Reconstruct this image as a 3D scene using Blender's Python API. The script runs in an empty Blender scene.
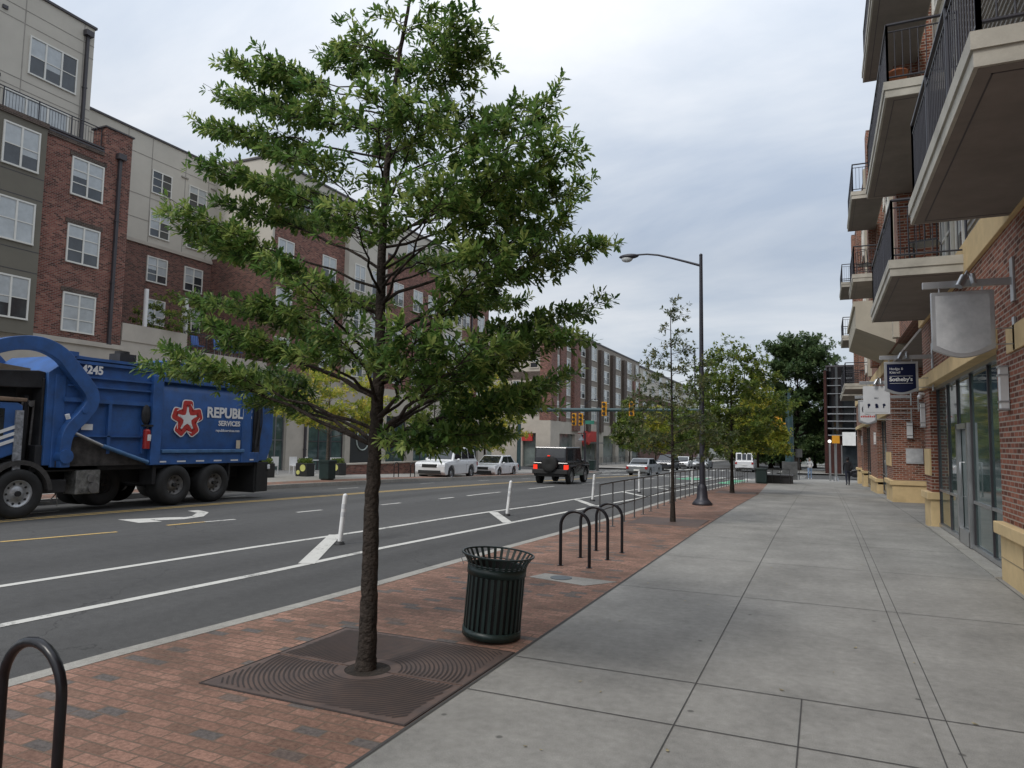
import bpy, bmesh, math, random
from mathutils import Vector, Matrix, Euler
R=math.radians
rnd=random.Random(7)
S=bpy.context.scene
COL=S.collection
# ------------------------------------------------------------------ helpers
KN=[(-200,0),(0,0),(15,0),(22,-.05),(30,-.17),(44,-.5),(62,-.9),(80,-1.1),(100,-1.25),(200,-1.6),(3000,-1.6)]
def g(y):
    for (a,za),(b,zb) in zip(KN,KN[1:]):
        if y<=b: return za+(zb-za)*(y-a)/(b-a)
    return KN[-1][1]
def crown(x): return -.15+.1*max(0,1-((x+12.)/7.)**2)
def road(x,y): return g(y)+crown(x)
def interp(T,y):
    if y<=T[0][0]: return T[0][1]
    for (a,xa),(b,xb) in zip(T,T[1:]):
        if y<=b: return xa+(xb-xa)*(y-a)/(b-a)
    return T[-1][1]

def nodes(m):
    m.use_nodes=True; nt=m.node_tree; nt.nodes.clear(); return nt
def N(nt,t,**k):
    n=nt.nodes.new(t)
    for a,b in k.items():
        if a in n.inputs: n.inputs[a].default_value=b
        else: setattr(n,a,b)
    return n
def L(nt,a,ao,b,bi): nt.links.new(a.outputs[ao],b.inputs[bi])
def rgba(c): return (c[0],c[1],c[2],1)
def principled(nt,rough=.7,metal=0,spec=.5):
    o=N(nt,'ShaderNodeOutputMaterial'); p=N(nt,'ShaderNodeBsdfPrincipled')
    p.inputs['Roughness'].default_value=rough; p.inputs['Metallic'].default_value=metal
    p.inputs['Specular IOR Level'].default_value=spec
    L(nt,p,0,o,0); return p
MATS={}
def mat(name,c,rough=.7,metal=0,var=.12,scale=3.,spec=.5,bump=0,bscale=60.,c2=None,coord='Object',coat=0,rv=.1):
    if name in MATS: return MATS[name]
    m=bpy.data.materials.new(name); nt=nodes(m); p=principled(nt,rough,metal,spec)
    tc=N(nt,'ShaderNodeTexCoord'); n1=N(nt,'ShaderNodeTexNoise',Scale=scale,Detail=6.,Roughness=.65)
    L(nt,tc,coord,n1,'Vector')
    r=N(nt,'ShaderNodeValToRGB'); L(nt,n1,0,r,0)
    a=c2 or tuple(x*(1-var*1.6) for x in c); b=c if c2 else tuple(min(1,x*(1+var)) for x in c)
    r.color_ramp.elements[0].position=.32; r.color_ramp.elements[1].position=.68
    r.color_ramp.elements[0].color=rgba(a); r.color_ramp.elements[1].color=rgba(b)
    L(nt,r,0,p,'Base Color')
    mr=N(nt,'ShaderNodeMapRange'); mr.inputs[3].default_value=max(0.02,rough-rv); mr.inputs[4].default_value=min(1,rough+rv)
    L(nt,n1,0,mr,0); L(nt,mr,0,p,'Roughness')
    if coat: p.inputs['Coat Weight'].default_value=coat; p.inputs['Coat Roughness'].default_value=.08
    if bump:
        n2=N(nt,'ShaderNodeTexNoise',Scale=bscale,Detail=4.); L(nt,tc,coord,n2,'Vector')
        bp=N(nt,'ShaderNodeBump'); bp.inputs['Strength'].default_value=bump; bp.inputs['Distance'].default_value=.03 if 'bark' in name else .01
        L(nt,n2,0,bp,'Height'); L(nt,bp,0,p,'Normal')
    MATS[name]=m; return m
def brickmat(name,reds,mortar,bw=.2,bh=.068,ms=.010,rough=.85,rot=0,bump=.5,dark=None,dscale=.6,stain=.25,grain=14.,gamt=.22):
    m=bpy.data.materials.new(name); nt=nodes(m); p=principled(nt,rough,0,.3)
    tc=N(nt,'ShaderNodeTexCoord')
    bt=N(nt,'ShaderNodeTexBrick'); L(nt,tc,'UV',bt,'Vector')
    bt.inputs['Scale'].default_value=1; bt.inputs['Brick Width'].default_value=bw; bt.inputs['Row Height'].default_value=bh
    bt.inputs['Mortar Size'].default_value=ms; bt.inputs['Mortar Smooth'].default_value=.3
    bt.inputs['Color1'].default_value=(0,0,0,1); bt.inputs['Color2'].default_value=(1,1,1,1); bt.inputs['Mortar'].default_value=(.5,.5,.5,1)
    bt.offset=.5
    cr=N(nt,'ShaderNodeValToRGB'); L(nt,bt,'Color',cr,0); cr.color_ramp.interpolation='LINEAR'
    els=cr.color_ramp.elements
    while len(els)<len(reds): els.new(.5)
    for i,(pos,c) in enumerate(reds): els[i].position=pos; els[i].color=rgba(c)
    nz=N(nt,'ShaderNodeTexNoise',Scale=dscale,Detail=5.,Roughness=.6); L(nt,tc,'UV',nz,'Vector')
    mr=N(nt,'ShaderNodeMapRange'); L(nt,nz,0,mr,0); mr.inputs[1].default_value=.3; mr.inputs[2].default_value=.7; mr.inputs[3].default_value=1-stain; mr.inputs[4].default_value=1+stain*.6
    mu=N(nt,'ShaderNodeMix',data_type='RGBA',blend_type='MULTIPLY'); mu.inputs[0].default_value=1
    ng=N(nt,'ShaderNodeTexNoise',Scale=grain,Detail=8.,Roughness=.75); L(nt,tc,'UV',ng,'Vector'); mg=N(nt,'ShaderNodeMapRange'); L(nt,ng,0,mg,0); mg.inputs[1].default_value=.3; mg.inputs[2].default_value=.7; mg.inputs[3].default_value=1-gamt; mg.inputs[4].default_value=1+gamt*.8
    mq=N(nt,'ShaderNodeMath',operation='MULTIPLY'); L(nt,mr,0,mq,0); L(nt,mg,0,mq,1)
    nt.links.new(cr.outputs[0],mu.inputs[6]); nt.links.new(mq.outputs[0],mu.inputs[7])
    mx=N(nt,'ShaderNodeMix',data_type='RGBA'); nt.links.new(bt.outputs['Fac'],mx.inputs[0]); nt.links.new(mu.outputs[2],mx.inputs[6]); mx.inputs[7].default_value=rgba(mortar)
    nt.links.new(mx.outputs[2],p.inputs['Base Color'])
    inv=N(nt,'ShaderNodeMath',operation='SUBTRACT'); inv.inputs[0].default_value=1; L(nt,bt,'Fac',inv,1)
    n2=N(nt,'ShaderNodeTexNoise',Scale=90.,Detail=3.); L(nt,tc,'UV',n2,'Vector')
    ad=N(nt,'ShaderNodeMath',operation='MULTIPLY_ADD'); L(nt,n2,0,ad,0); ad.inputs[1].default_value=.35; L(nt,inv,0,ad,2)
    bp=N(nt,'ShaderNodeBump'); bp.inputs['Strength'].default_value=bump; bp.inputs['Distance'].default_value=.006
    L(nt,ad,0,bp,'Height'); L(nt,bp,0,p,'Normal')
    MATS[name]=m; return m
def leafmat(name,c1,c2,c3=None,trans=.35):
    m=bpy.data.materials.new(name); nt=nodes(m)
    o=N(nt,'ShaderNodeOutputMaterial'); p=N(nt,'ShaderNodeBsdfPrincipled'); p.inputs['Roughness'].default_value=.45; p.inputs['Specular IOR Level'].default_value=.35
    tr=N(nt,'ShaderNodeBsdfTranslucent'); mx=N(nt,'ShaderNodeMixShader'); mx.inputs[0].default_value=trans
    tc=N(nt,'ShaderNodeTexCoord'); at=N(nt,'ShaderNodeAttribute',attribute_name='tint')
    n1=N(nt,'ShaderNodeTexNoise',Scale=1.6,Detail=2.); L(nt,tc,'Object',n1,'Vector')
    ad=N(nt,'ShaderNodeMath',operation='MULTIPLY_ADD'); L(nt,n1,0,ad,0); ad.inputs[1].default_value=.8; 
    ad2=N(nt,'ShaderNodeMath',operation='SUBTRACT'); L(nt,at,'Fac',ad2,0); ad2.inputs[1].default_value=.35; L(nt,ad2,0,ad,2)
    r=N(nt,'ShaderNodeValToRGB'); L(nt,ad,0,r,0); e=r.color_ramp.elements
    e[0].position=.1; e[0].color=rgba(c1); e[1].position=.65; e[1].color=rgba(c2)
    if c3: q=e.new(.9); q.color=rgba(c3)
    L(nt,r,0,p,'Base Color'); 
    hs=N(nt,'ShaderNodeHueSaturation'); hs.inputs['Value'].default_value=1.5; L(nt,r,0,hs,'Color'); L(nt,hs,0,tr,'Color')
    L(nt,p,0,mx,1); L(nt,tr,0,mx,2); L(nt,mx,0,o,0); MATS[name]=m; return m
def emis(name,c,s):
    m=bpy.data.materials.new(name); nt=nodes(m); o=N(nt,'ShaderNodeOutputMaterial'); e=N(nt,'ShaderNodeEmission'); e.inputs[0].default_value=rgba(c); e.inputs[1].default_value=s; L(nt,e,0,o,0); return m

ORG={}
class MB:
    def __init__(s): s.v=[];s.f=[];s.sm=[];s.mi=[];s.ms=[];s.cur=0
    def use(s,m):
        if m not in s.ms: s.ms.append(m)
        s.cur=s.ms.index(m); return s
    def add(s,vs,fs,smooth=False):
        o=len(s.v); s.v+= [tuple(v) for v in vs]
        for f in fs: s.f.append([i+o for i in f]); s.sm.append(smooth); s.mi.append(s.cur)
        return s
    def box(s,x0,x1,y0,y1,z0,z1):
        v=[(x,y,z) for z in (z0,z1) for y in (y0,y1) for x in (x0,x1)]
        return s.add(v,[(0,2,3,1),(4,5,7,6),(0,1,5,4),(2,6,7,3),(0,4,6,2),(1,3,7,5)])
    def obox(s,c,sz,rot=(0,0,0)):
        M=Euler(rot).to_matrix(); h=[q/2 for q in sz]; v=[]
        for z in (-1,1):
            for y in (-1,1):
                for x in (-1,1): v.append(Vector(c)+M@Vector((x*h[0],y*h[1],z*h[2])))
        return s.add(v,[(0,2,3,1),(4,5,7,6),(0,1,5,4),(2,6,7,3),(0,4,6,2),(1,3,7,5)])
    def cyl(s,p0,p1,r0,r1=None,n=16,caps=True):
        r1=r0 if r1 is None else r1; p0=Vector(p0);p1=Vector(p1);d=(p1-p0).normalized()
        a=d.orthogonal().normalized(); b=d.cross(a); v=[]
        for p,r in ((p0,r0),(p1,r1)):
            for i in range(n): t=2*math.pi*i/n; v.append(p+(a*math.cos(t)+b*math.sin(t))*r)
        s.add(v,[(i,(i+1)%n,n+(i+1)%n,n+i) for i in range(n)],True)
        if caps: s.add(v[:n],[tuple(range(n-1,-1,-1))]); s.add(v[n:],[tuple(range(n))])
        return s
    def tube(s,pts,r,n=8,closed=False,caps=True):
        pts=[Vector(p) for p in pts]; m=len(pts); rr=r if isinstance(r,(list,tuple)) else [r]*m; v=[]
        pa=None
        for i,p in enumerate(pts):
            if closed: d=pts[(i+1)%m]-pts[i-1]
            else: d=pts[min(i+1,m-1)]-pts[max(i-1,0)]
            if d.length<1e-9: d=Vector((0,0,1))
            d.normalize()
            a=(pa-d*pa.dot(d)) if pa is not None else d.orthogonal()
            if a.length<1e-6: a=d.orthogonal()
            a.normalize(); pa=a; b=d.cross(a)
            for k in range(n): t=2*math.pi*k/n; v.append(p+(a*math.cos(t)+b*math.sin(t))*rr[i])
        fs=[]
        for i in range(m if closed else m-1):
            j=(i+1)%m
            for k in range(n): fs.append((i*n+k,i*n+(k+1)%n,j*n+(k+1)%n,j*n+k))
        s.add(v,fs,True)
        if caps and not closed: s.add(v[:n],[tuple(range(n-1,-1,-1))]); s.add(v[-n:],[tuple(range(n))])
        return s
    def lathe(s,prof,c=(0,0,0),n=24,M=None):
        v=[];m=len(prof)
        for r,z in prof:
            for k in range(n): t=2*math.pi*k/n; q=Vector((r*math.cos(t),r*math.sin(t),z)); q=M@q if M else q; v.append(q+Vector(c))
        return s.add(v,[(i*n+k,i*n+(k+1)%n,(i+1)*n+(k+1)%n,(i+1)*n+k) for i in range(m-1) for k in range(n)],True)
    def prism(s,poly,axis,a,b):
        # poly 2D in plane perpendicular to axis: X->(y,z) Y->(x,z) Z->(x,y)
        def P(u,w,t): return {'X':(t,u,w),'Y':(u,t,w),'Z':(u,w,t)}[axis]
        n=len(poly); A=[P(u,w,a) for u,w in poly]; B=[P(u,w,b) for u,w in poly]
        s.add(A+B,[tuple(range(n-1,-1,-1)),tuple(range(n,2*n))]+[(i,(i+1)%n,n+(i+1)%n,n+i) for i in range(n)])
        return s
    def sph(s,c,r,n=12,m=8):
        r=r if isinstance(r,(tuple,list)) else (r,r,r); v=[]
        for i in range(m+1):
            p=math.pi*i/m
            for k in range(n): t=2*math.pi*k/n; v.append((c[0]+r[0]*math.sin(p)*math.cos(t),c[1]+r[1]*math.sin(p)*math.sin(t),c[2]+r[2]*math.cos(p)))
        return s.add(v,[(i*n+k,(i+1)*n+k,(i+1)*n+(k+1)%n,i*n+(k+1)%n) for i in range(m) for k in range(n)],True)
    def build(s,name,m=None,parent=None,origin=None,bevel=0,tint=None,fixn=False):
        o0=ORG.get(parent.name,Vector()) if parent else Vector(origin or (0,0,0))
        me=bpy.data.meshes.new(name); me.from_pydata([tuple(Vector(v)-o0) for v in s.v],[],s.f)
        ms=s.ms or [m]
        for q in ms: me.materials.append(q)
        me.polygons.foreach_set('material_index',s.mi); me.polygons.foreach_set('use_smooth',s.sm)
        if fixn:
            bm=bmesh.new(); bm.from_mesh(me); bmesh.ops.recalc_face_normals(bm,faces=bm.faces); bm.to_mesh(me); bm.free()
        me.update()
        if len(s.f)<60000:
            uv=me.uv_layers.new(name='UVMap'); V=me.vertices
            for p in me.polygons:
                n=p.normal; ax=max(range(3),key=lambda i:abs(n[i]))
                for li in p.loop_indices:
                    c=V[me.loops[li].vertex_index].co+o0
                    uv.data[li].uv=(c.y,c.z) if ax==0 else ((c.x,c.z) if ax==1 else (c.x,c.y))
        if tint:
            at=me.attributes.new('tint','FLOAT','FACE'); at.data.foreach_set('value',tint)
        o=bpy.data.objects.new(name,me); COL.objects.link(o)
        if parent: o.parent=parent
        else: o.location=o0
        ORG[o.name]=Vector(o0)
        if bevel:
            b=o.modifiers.new('bevel','BEVEL'); b.width=bevel; b.segments=2; b.limit_method='ANGLE'; b.angle_limit=R(40)
        return o
def tag(o,label=None,cat=None,group=None,kind=None):
    for k,v in (('label',label),('category',cat),('group',group),('kind',kind)):
        if v: o[k]=v
    return o
def thing(name,label,cat,loc=(0,0,0),group=None,rotz=0):
    o=bpy.data.objects.new(name,None); COL.objects.link(o); o.location=loc; o.rotation_euler=(0,0,rotz); o.empty_display_size=.2
    ORG[o.name]=Vector(loc); return tag(o,label,cat,group)
def struct(o): o['kind']='structure'; return o
def copy_tree(root,loc,label,rotz=None,group=None,scale=None):
    r=root.copy(); COL.objects.link(r); r.location=loc
    if rotz is not None: r.rotation_euler=(0,0,rotz)
    if scale: r.scale=scale
    r['label']=label
    if group: r['group']=group
    def rec(a,b):
        for ch in list(a.children):
            if ch.parent!=a: continue
            c=ch.copy(); COL.objects.link(c); c.parent=b; rec(ch,c)
    rec(root,r); return r
def textmb(txt,size,place,thick=.004,bold=0,align='CENTER',mb=None,xs=1.):
    """place: Matrix 4x4 putting text (x right,y up) into the world"""
    cu=bpy.data.curves.new('t','FONT'); cu.body=txt; cu.size=size; cu.align_x=align; cu.align_y='CENTER'; cu.extrude=thick; cu.offset=bold; cu.resolution_u=3
    ob=bpy.data.objects.new('t',cu); COL.objects.link(ob); bpy.context.view_layer.update()
    me=bpy.data.meshes.new_from_object(ob.evaluated_get(bpy.context.evaluated_depsgraph_get()))
    mb=mb or MB(); mb.add([place@Vector((v.co.x*xs,v.co.y,v.co.z)) for v in me.vertices],[tuple(p.vertices) for p in me.polygons])
    bpy.data.objects.remove(ob); bpy.data.curves.remove(cu); bpy.data.meshes.remove(me); return mb
def frame4(o,xa,ya):
    x=Vector(xa).normalized(); y=Vector(ya).normalized(); z=x.cross(y)
    M=Matrix((x,y,z)).transposed().to_4x4(); M.translation=Vector(o); return M
FX=lambda x,y,z: frame4((x,y,z),(0,1,0),(0,0,1))      # faces +X
FY=lambda x,y,z: frame4((x,y,z),(1,0,0),(0,0,1))      # faces -Y
# ------------------------------------------------------------------ materials
M_brickA=brickmat('red_brick',[(0,(.06,.02,.015)),(.35,(.16,.052,.038)),(.75,(.235,.085,.062)),(1,(.30,.14,.10))],(.23,.19,.165),.215,.075,.010)
M_brickB=brickmat('brown_brick',[(0,(.06,.03,.024)),(.5,(.15,.058,.045)),(1,(.22,.10,.075))],(.19,.16,.14),.215,.075,.010)
M_brickC=brickmat('dark_brown_brick',[(0,(.045,.032,.026)),(.5,(.08,.055,.045)),(1,(.12,.085,.07))],(.15,.13,.11),.215,.075,.010)
M_brickR=brickmat('orange_red_brick',[(0,(.10,.034,.02)),(.4,(.21,.067,.04)),(.8,(.28,.098,.058)),(1,(.34,.135,.085))],(.35,.29,.24),.20,.071,.011,bump=.8,stain=.18)
M_pave=brickmat('paving_brick',[(0,(.13,.115,.108)),(.07,(.15,.125,.112)),(.10,(.205,.122,.088)),(.6,(.265,.148,.108)),(1,(.315,.18,.132))],(.16,.115,.085),.203,.102,.0065,bump=1.,stain=.36,dscale=1.3,grain=30.,gamt=.55)
def concrete(name,c,stain=.35,sc=.5,bump=.25):
    m=bpy.data.materials.new(name); nt=nodes(m); p=principled(nt,.85,0,.35); tc=N(nt,'ShaderNodeTexCoord')
    def nz(s,d=5.,mp=None,ro=.6):
        n=N(nt,'ShaderNodeTexNoise',Scale=s,Detail=d,Roughness=ro)
        if mp: q=N(nt,'ShaderNodeMapping'); q.inputs['Scale'].default_value=mp; L(nt,tc,'Object',q,0); L(nt,q,0,n,'Vector')
        else: L(nt,tc,'Object',n,'Vector')
        return n
    a=nz(sc,6.,None,.7); b=nz(14.,6.); c_=nz(150.,2.); d=nz(.9,4.,(1,.25,1))
    def mrg(n,lo,hi,i0=.3,i1=.7): r=N(nt,'ShaderNodeMapRange'); L(nt,n,0,r,0); r.inputs[1].default_value=i0; r.inputs[2].default_value=i1; r.inputs[3].default_value=lo; r.inputs[4].default_value=hi; return r
    A=mrg(a,1-stain,1+stain*.4); B=mrg(b,.86,1.1); C_=mrg(c_,.76,1.2); D=mrg(d,1-stain*.6,1.08)
    x=A
    for y in (B,C_,D): q=N(nt,'ShaderNodeMath',operation='MULTIPLY'); L(nt,x,0,q,0); L(nt,y,0,q,1); x=q
    mu=N(nt,'ShaderNodeMix',data_type='RGBA',blend_type='MULTIPLY'); mu.inputs[0].default_value=1; mu.inputs[6].default_value=rgba(c); nt.links.new(x.outputs[0],mu.inputs[7])
    # small dark specks (gum)
    vo=N(nt,'ShaderNodeTexVoronoi',Scale=1.9); L(nt,tc,'Object',vo,'Vector')
    lt=N(nt,'ShaderNodeMapRange'); L(nt,vo,'Distance',lt,0); lt.inputs[1].default_value=.03; lt.inputs[2].default_value=.05; lt.inputs[3].default_value=.45; lt.inputs[4].default_value=1
    m2=N(nt,'ShaderNodeMix',data_type='RGBA',blend_type='MULTIPLY'); m2.inputs[0].default_value=1; nt.links.new(mu.outputs[2],m2.inputs[6]); nt.links.new(lt.outputs[0],m2.inputs[7])
    nt.links.new(m2.outputs[2],p.inputs['Base Color'])
    bp=N(nt,'ShaderNodeBump'); bp.inputs['Strength'].default_value=bump; bp.inputs['Distance'].default_value=.004; L(nt,c_,0,bp,'Height'); L(nt,bp,0,p,'Normal')
    MATS[name]=m; return m
def asphalt_mat():
    m=bpy.data.materials.new('asphalt'); nt=nodes(m); p=principled(nt,.88,0,.3); tc=N(nt,'ShaderNodeTexCoord')
    def nz(s,d,mp=None,ro=.6):
        n=N(nt,'ShaderNodeTexNoise',Scale=s,Detail=d,Roughness=ro); q=N(nt,'ShaderNodeMapping'); q.inputs['Scale'].default_value=mp or (1,1,1); L(nt,tc,'Object',q,0); L(nt,q,0,n,'Vector'); return n
    def mr(n,i0,i1,lo,hi,o=0): r=N(nt,'ShaderNodeMapRange'); L(nt,n,o,r,0); r.inputs[1].default_value=i0; r.inputs[2].default_value=i1; r.inputs[3].default_value=lo; r.inputs[4].default_value=hi; return r
    lane=mr(nz(.55,3.,(1,.03,1)),.35,.65,.80,1.14); big=mr(nz(.25,6.,(1,.5,1),.7),.3,.7,.86,1.12); ag=mr(nz(120.,3.),.3,.7,.72,1.3); mid=mr(nz(9.,5.),.3,.7,.9,1.1)
    oil=mr(nz(1.1,4.,(1,.35,1),.55),.66,.74,1.,.74)
    vo=N(nt,'ShaderNodeTexVoronoi',Scale=.33); vo.feature='DISTANCE_TO_EDGE'; wq=N(nt,'ShaderNodeVectorMath',operation='ADD'); wn=nz(1.5,5.); sc=N(nt,'ShaderNodeVectorMath',operation='SCALE'); L(nt,wn,'Color',sc,0); sc.inputs['Scale'].default_value=.9
    L(nt,tc,'Object',wq,0); L(nt,sc,0,wq,1); L(nt,wq,0,vo,'Vector'); cm=mr(nz(.35,2.),.45,.6,0.,1.)
    ck=mr(vo,.0,.006,.55,1.,'Distance'); ck2=N(nt,'ShaderNodeMix',data_type='FLOAT'); L(nt,cm,0,ck2,0); ck2.inputs[2].default_value=1; nt.links.new(ck.outputs[0],ck2.inputs[3])
    x=lane
    for y in (big,ag,mid,oil,ck2): q=N(nt,'ShaderNodeMath',operation='MULTIPLY'); L(nt,x,0,q,0); L(nt,y,0,q,1); x=q
    mu=N(nt,'ShaderNodeMix',data_type='RGBA',blend_type='MULTIPLY'); mu.inputs[0].default_value=1; mu.inputs[6].default_value=(.076,.075,.073,1); nt.links.new(x.outputs[0],mu.inputs[7]); nt.links.new(mu.outputs[2],p.inputs['Base Color'])
    bp=N(nt,'ShaderNodeBump'); bp.inputs['Strength'].default_value=.5; bp.inputs['Distance'].default_value=.004; L(nt,ag,0,bp,'Height'); L(nt,bp,0,p,'Normal'); MATS['asphalt']=m; return m
def wornpaint(name,c):
    m=bpy.data.materials.new(name); nt=nodes(m); p=principled(nt,.75,0,.3); tc=N(nt,'ShaderNodeTexCoord')
    n=N(nt,'ShaderNodeTexNoise',Scale=16.,Detail=8.,Roughness=.8); L(nt,tc,'Object',n,'Vector'); n2=N(nt,'ShaderNodeTexNoise',Scale=1.3,Detail=3.); L(nt,tc,'Object',n2,'Vector')
    ad=N(nt,'ShaderNodeMath',operation='MULTIPLY_ADD'); L(nt,n2,0,ad,0); ad.inputs[1].default_value=.55; L(nt,n,0,ad,2)
    r=N(nt,'ShaderNodeValToRGB'); L(nt,ad,0,r,0); e=r.color_ramp.elements; e[0].position=.60; e[0].color=(.15,.148,.14,1); e[1].position=.72; e[1].color=rgba(c); q=e.new(.95); q.color=rgba(tuple(min(1,v*1.06) for v in c))
    L(nt,r,0,p,'Base Color'); MATS[name]=m; return m
M_conc=concrete('sidewalk_concrete',(.292,.284,.262),.3,.8)
M_conc2=concrete('far_pavement_concrete',(.33,.315,.29),.2,.5)
M_kerb=concrete('kerb_concrete',(.36,.345,.31),.25,1.2)
M_asph=asphalt_mat()
M_joint=mat('joint_dirt',(.06,.058,.055),.95)
def paint(name,c):
    return wornpaint(name,c)
M_wp=paint('white_road_paint',(.53,.52,.48)); M_yp=paint('yellow_road_paint',(.52,.36,.13)); M_gp=paint('green_road_paint',(.12,.45,.25))
M_stone=mat('tan_cast_stone',(.64,.48,.26),.8,0,.10,2.,.3,.25,70.)
M_stoneL=mat('cream_cast_stone',(.44,.40,.345),.85,0,.08,.8,.3)
M_tan=mat('beige_panel',(.50,.47,.41),.8,0,.05,.6,.3)
M_olive=mat('olive_grey_panel',(.155,.143,.115),.75,0,.06,.6,.3)
M_trim=mat('dark_metal_cap',(.05,.045,.05),.5)
M_seam=mat('panel_seam',(.30,.28,.25),.8)
M_frame=mat('white_window_frame',(.66,.65,.60),.5,0,.04)
M_black=mat('black_painted_steel',(.007,.007,.010),.3,0,.2,9.,.45)
M_rail=mat('dark_railing',(.035,.035,.045),.45,.2,.1)
M_galv=mat('grey_steel_rail',(.12,.123,.125),.45,.5,.2)
M_alu=mat('brushed_aluminium',(.46,.47,.48),.35,.85,.08)
M_aluD=mat('anodised_frame',(.20,.205,.21),.4,.5,.1)
M_slab=mat('balcony_concrete',(.45,.43,.375),.85,0,.2,1.3,.3,.2,50.)
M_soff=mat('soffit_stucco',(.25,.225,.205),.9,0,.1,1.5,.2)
M_stucco=mat('beige_stucco',(.45,.415,.34),.9,0,.07,1.,.2,.2,60.)
M_siding=mat('grey_siding',(.36,.35,.33),.7,0,.06)
M_blind=mat('pale_blind_behind_glass',(.42,.45,.46),.12,0,.1,2.,.8)
M_glass=mat('dark_window_glass',(.035,.042,.048),.06,0,.3,1.2,.9,rv=.03)
M_glassG=mat('green_shop_glass',(.06,.10,.095),.05,0,.3,.8,.9,rv=.03)
M_green=mat('dark_green_powder_coat',(.012,.028,.026),.38,0,.15,6.,.5)
M_teal=mat('teal_signal_pole',(.035,.075,.085),.5,.1,.15)
M_sigY=mat('signal_yellow',(.72,.33,.02),.5,0,.05)
M_sigDark=mat('signal_visor_black',(.02,.02,.02),.6)
M_grateD=mat('grate_slot_dark',(.045,.035,.032),.9)
M_grate=mat('rusty_cast_iron',(.155,.105,.085),.7,.2,.25,5.,.4,c2=(.085,.064,.058))
M_blue=mat('truck_blue',(.034,.12,.36),.5,0,.2,2.6,.45,c2=(.032,.082,.21),bump=.25,bscale=3.,coat=.15)
M_blueL=mat('truck_worn_light_blue',(.07,.17,.34),.5,0,.2,3.)
M_tdark=mat('truck_grimy_dark',(.022,.022,.024),.7,0,.35,4.)
M_tire=mat('tyre_rubber',(.018,.018,.018),.8,0,.2,8.)
M_rim=mat('steel_rim',(.40,.41,.42),.4,.5,.2,6.)
M_rimD=mat('dusty_rim',(.17,.165,.16),.6,.3,.25,7.)
M_white=mat('white_plastic',(.74,.74,.73),.5,0,.05)
M_red=mat('sign_red',(.45,.035,.03),.55,0,.06)
M_redD=mat('extinguisher_red',(.33,.02,.02),.4,0,.1)
M_navy=mat('sign_navy',(.010,.014,.045),.75,0,.08,3.,.15)
M_signG=mat('weathered_grey_sign_panel',(.52,.53,.54),.6,.0,.14,5.,c2=(.36,.37,.385))
M_signW=mat('sign_white',(.56,.57,.58),.5,0,.06)
M_bark=mat('dark_bark',(.062,.05,.042),.95,0,.3,22.,.2,1.0,38.,c2=(.022,.018,.015))
M_barkL=mat('grey_bark',(.11,.095,.08),.95,0,.3,14.,.2,.6,45.)
M_leafO=leafmat('oak_leaves',(.034,.080,.022),(.105,.185,.042),(.26,.32,.09),.42)
M_leafY=leafmat('yellowing_leaves',(.12,.165,.03),(.29,.325,.05),(.50,.42,.08),.48)
M_leafD=leafmat('dark_leaves',(.036,.07,.028),(.07,.115,.042),(.12,.165,.065),.35)
M_leafM=leafmat('mid_green_leaves',(.055,.095,.02),(.12,.175,.035),(.22,.25,.05),.42)
M_leafS=leafmat('sparse_dull_leaves',(.05,.08,.03),(.09,.12,.04),(.16,.155,.065))
M_cw=mat('car_white_paint',(.72,.73,.74),.25,0,.03,2.,.5,coat=.6); M_cs=mat('car_silver_paint',(.27,.285,.30),.4,.3,.05,2.,.4,coat=.2)
M_cb=mat('car_black_paint',(.014,.014,.017),.25,0,.1,2.,.5,coat=.5); M_cd=mat('car_dark_grey_paint',(.045,.05,.065),.25,.2,.08,2.,.5,coat=.5)
M_cglass=mat('car_glass',(.02,.024,.028),.04,0,.2,2.,.9,rv=.02)
M_lampR=emis('lit_tail_lamp',(1,.05,.025),.9); M_lampO=emis('lit_orange_lamp',(1,.25,.05),3.)
M_lampRd=mat('tail_lamp_lens',(.35,.02,.02),.2); M_lampW=mat('head_lamp_lens',(.75,.77,.8),.1)
M_trimb=mat('black_car_trim',(.02,.02,.02),.6)
# ------------------------------------------------------------------ ground, road, pavements
KERB=[(-60,-5.9),(0,-5.42),(3.66,-5.33),(6.3,-5.11),(9.6,-4.98),(13,-4.78),(16.5,-4.66),(24,-4.68),(33,-4.72),(50,-4.85),(56,-4.9),(64,-4.9)]
FK=[(-60,-19.2),(20,-19.1),(31,-18.9),(62,-18.9)]
def ys(y0,y1,st=1.): 
    n=max(1,int(math.ceil((y1-y0)/st))); return [y0+(y1-y0)*i/n for i in range(n+1)]
def sheet(name,fl,fr,y0,y1,zf,m,nx=1,st=1.,mb=None):
    b=mb or MB(); Y=ys(y0,y1,st); v=[]
    for y in Y:
        a,c=fl(y),fr(y)
        for i in range(nx+1): x=a+(c-a)*i/nx; v.append((x,y,zf(x,y)))
    f=[(j*(nx+1)+i,j*(nx+1)+i+1,(j+1)*(nx+1)+i+1,(j+1)*(nx+1)+i) for j in range(len(Y)-1) for i in range(nx)]
    b.add(v,f)
    if mb: return b
    return struct(b.build(name,m))
kx=lambda y:interp(KERB,y); fx=lambda y:interp(FK,y)
b=MB(); YS=[-300,-60]+[y for y in ys(-50,200,10)]+[400,1000,3000]; v=[(x,y,g(y)-.32) for y in YS for x in (-2500,-60,60,2500)]
b.add(v,[(j*4+i,j*4+i+1,(j+1)*4+i+1,(j+1)*4+i) for j in range(len(YS)-1) for i in range(3)]); struct(b.build('ground',mat('distant_ground',(.10,.105,.09),.95)))
sheet('road',lambda y:-18.97 if y<62 else -19,lambda y:-4.7,-60,260,road,M_asph,nx=28)
sheet('cross_street',lambda y:-4.7,lambda y:60,64.2,83,lambda x,y:g(y)-.148,M_asph,nx=4)
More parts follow.
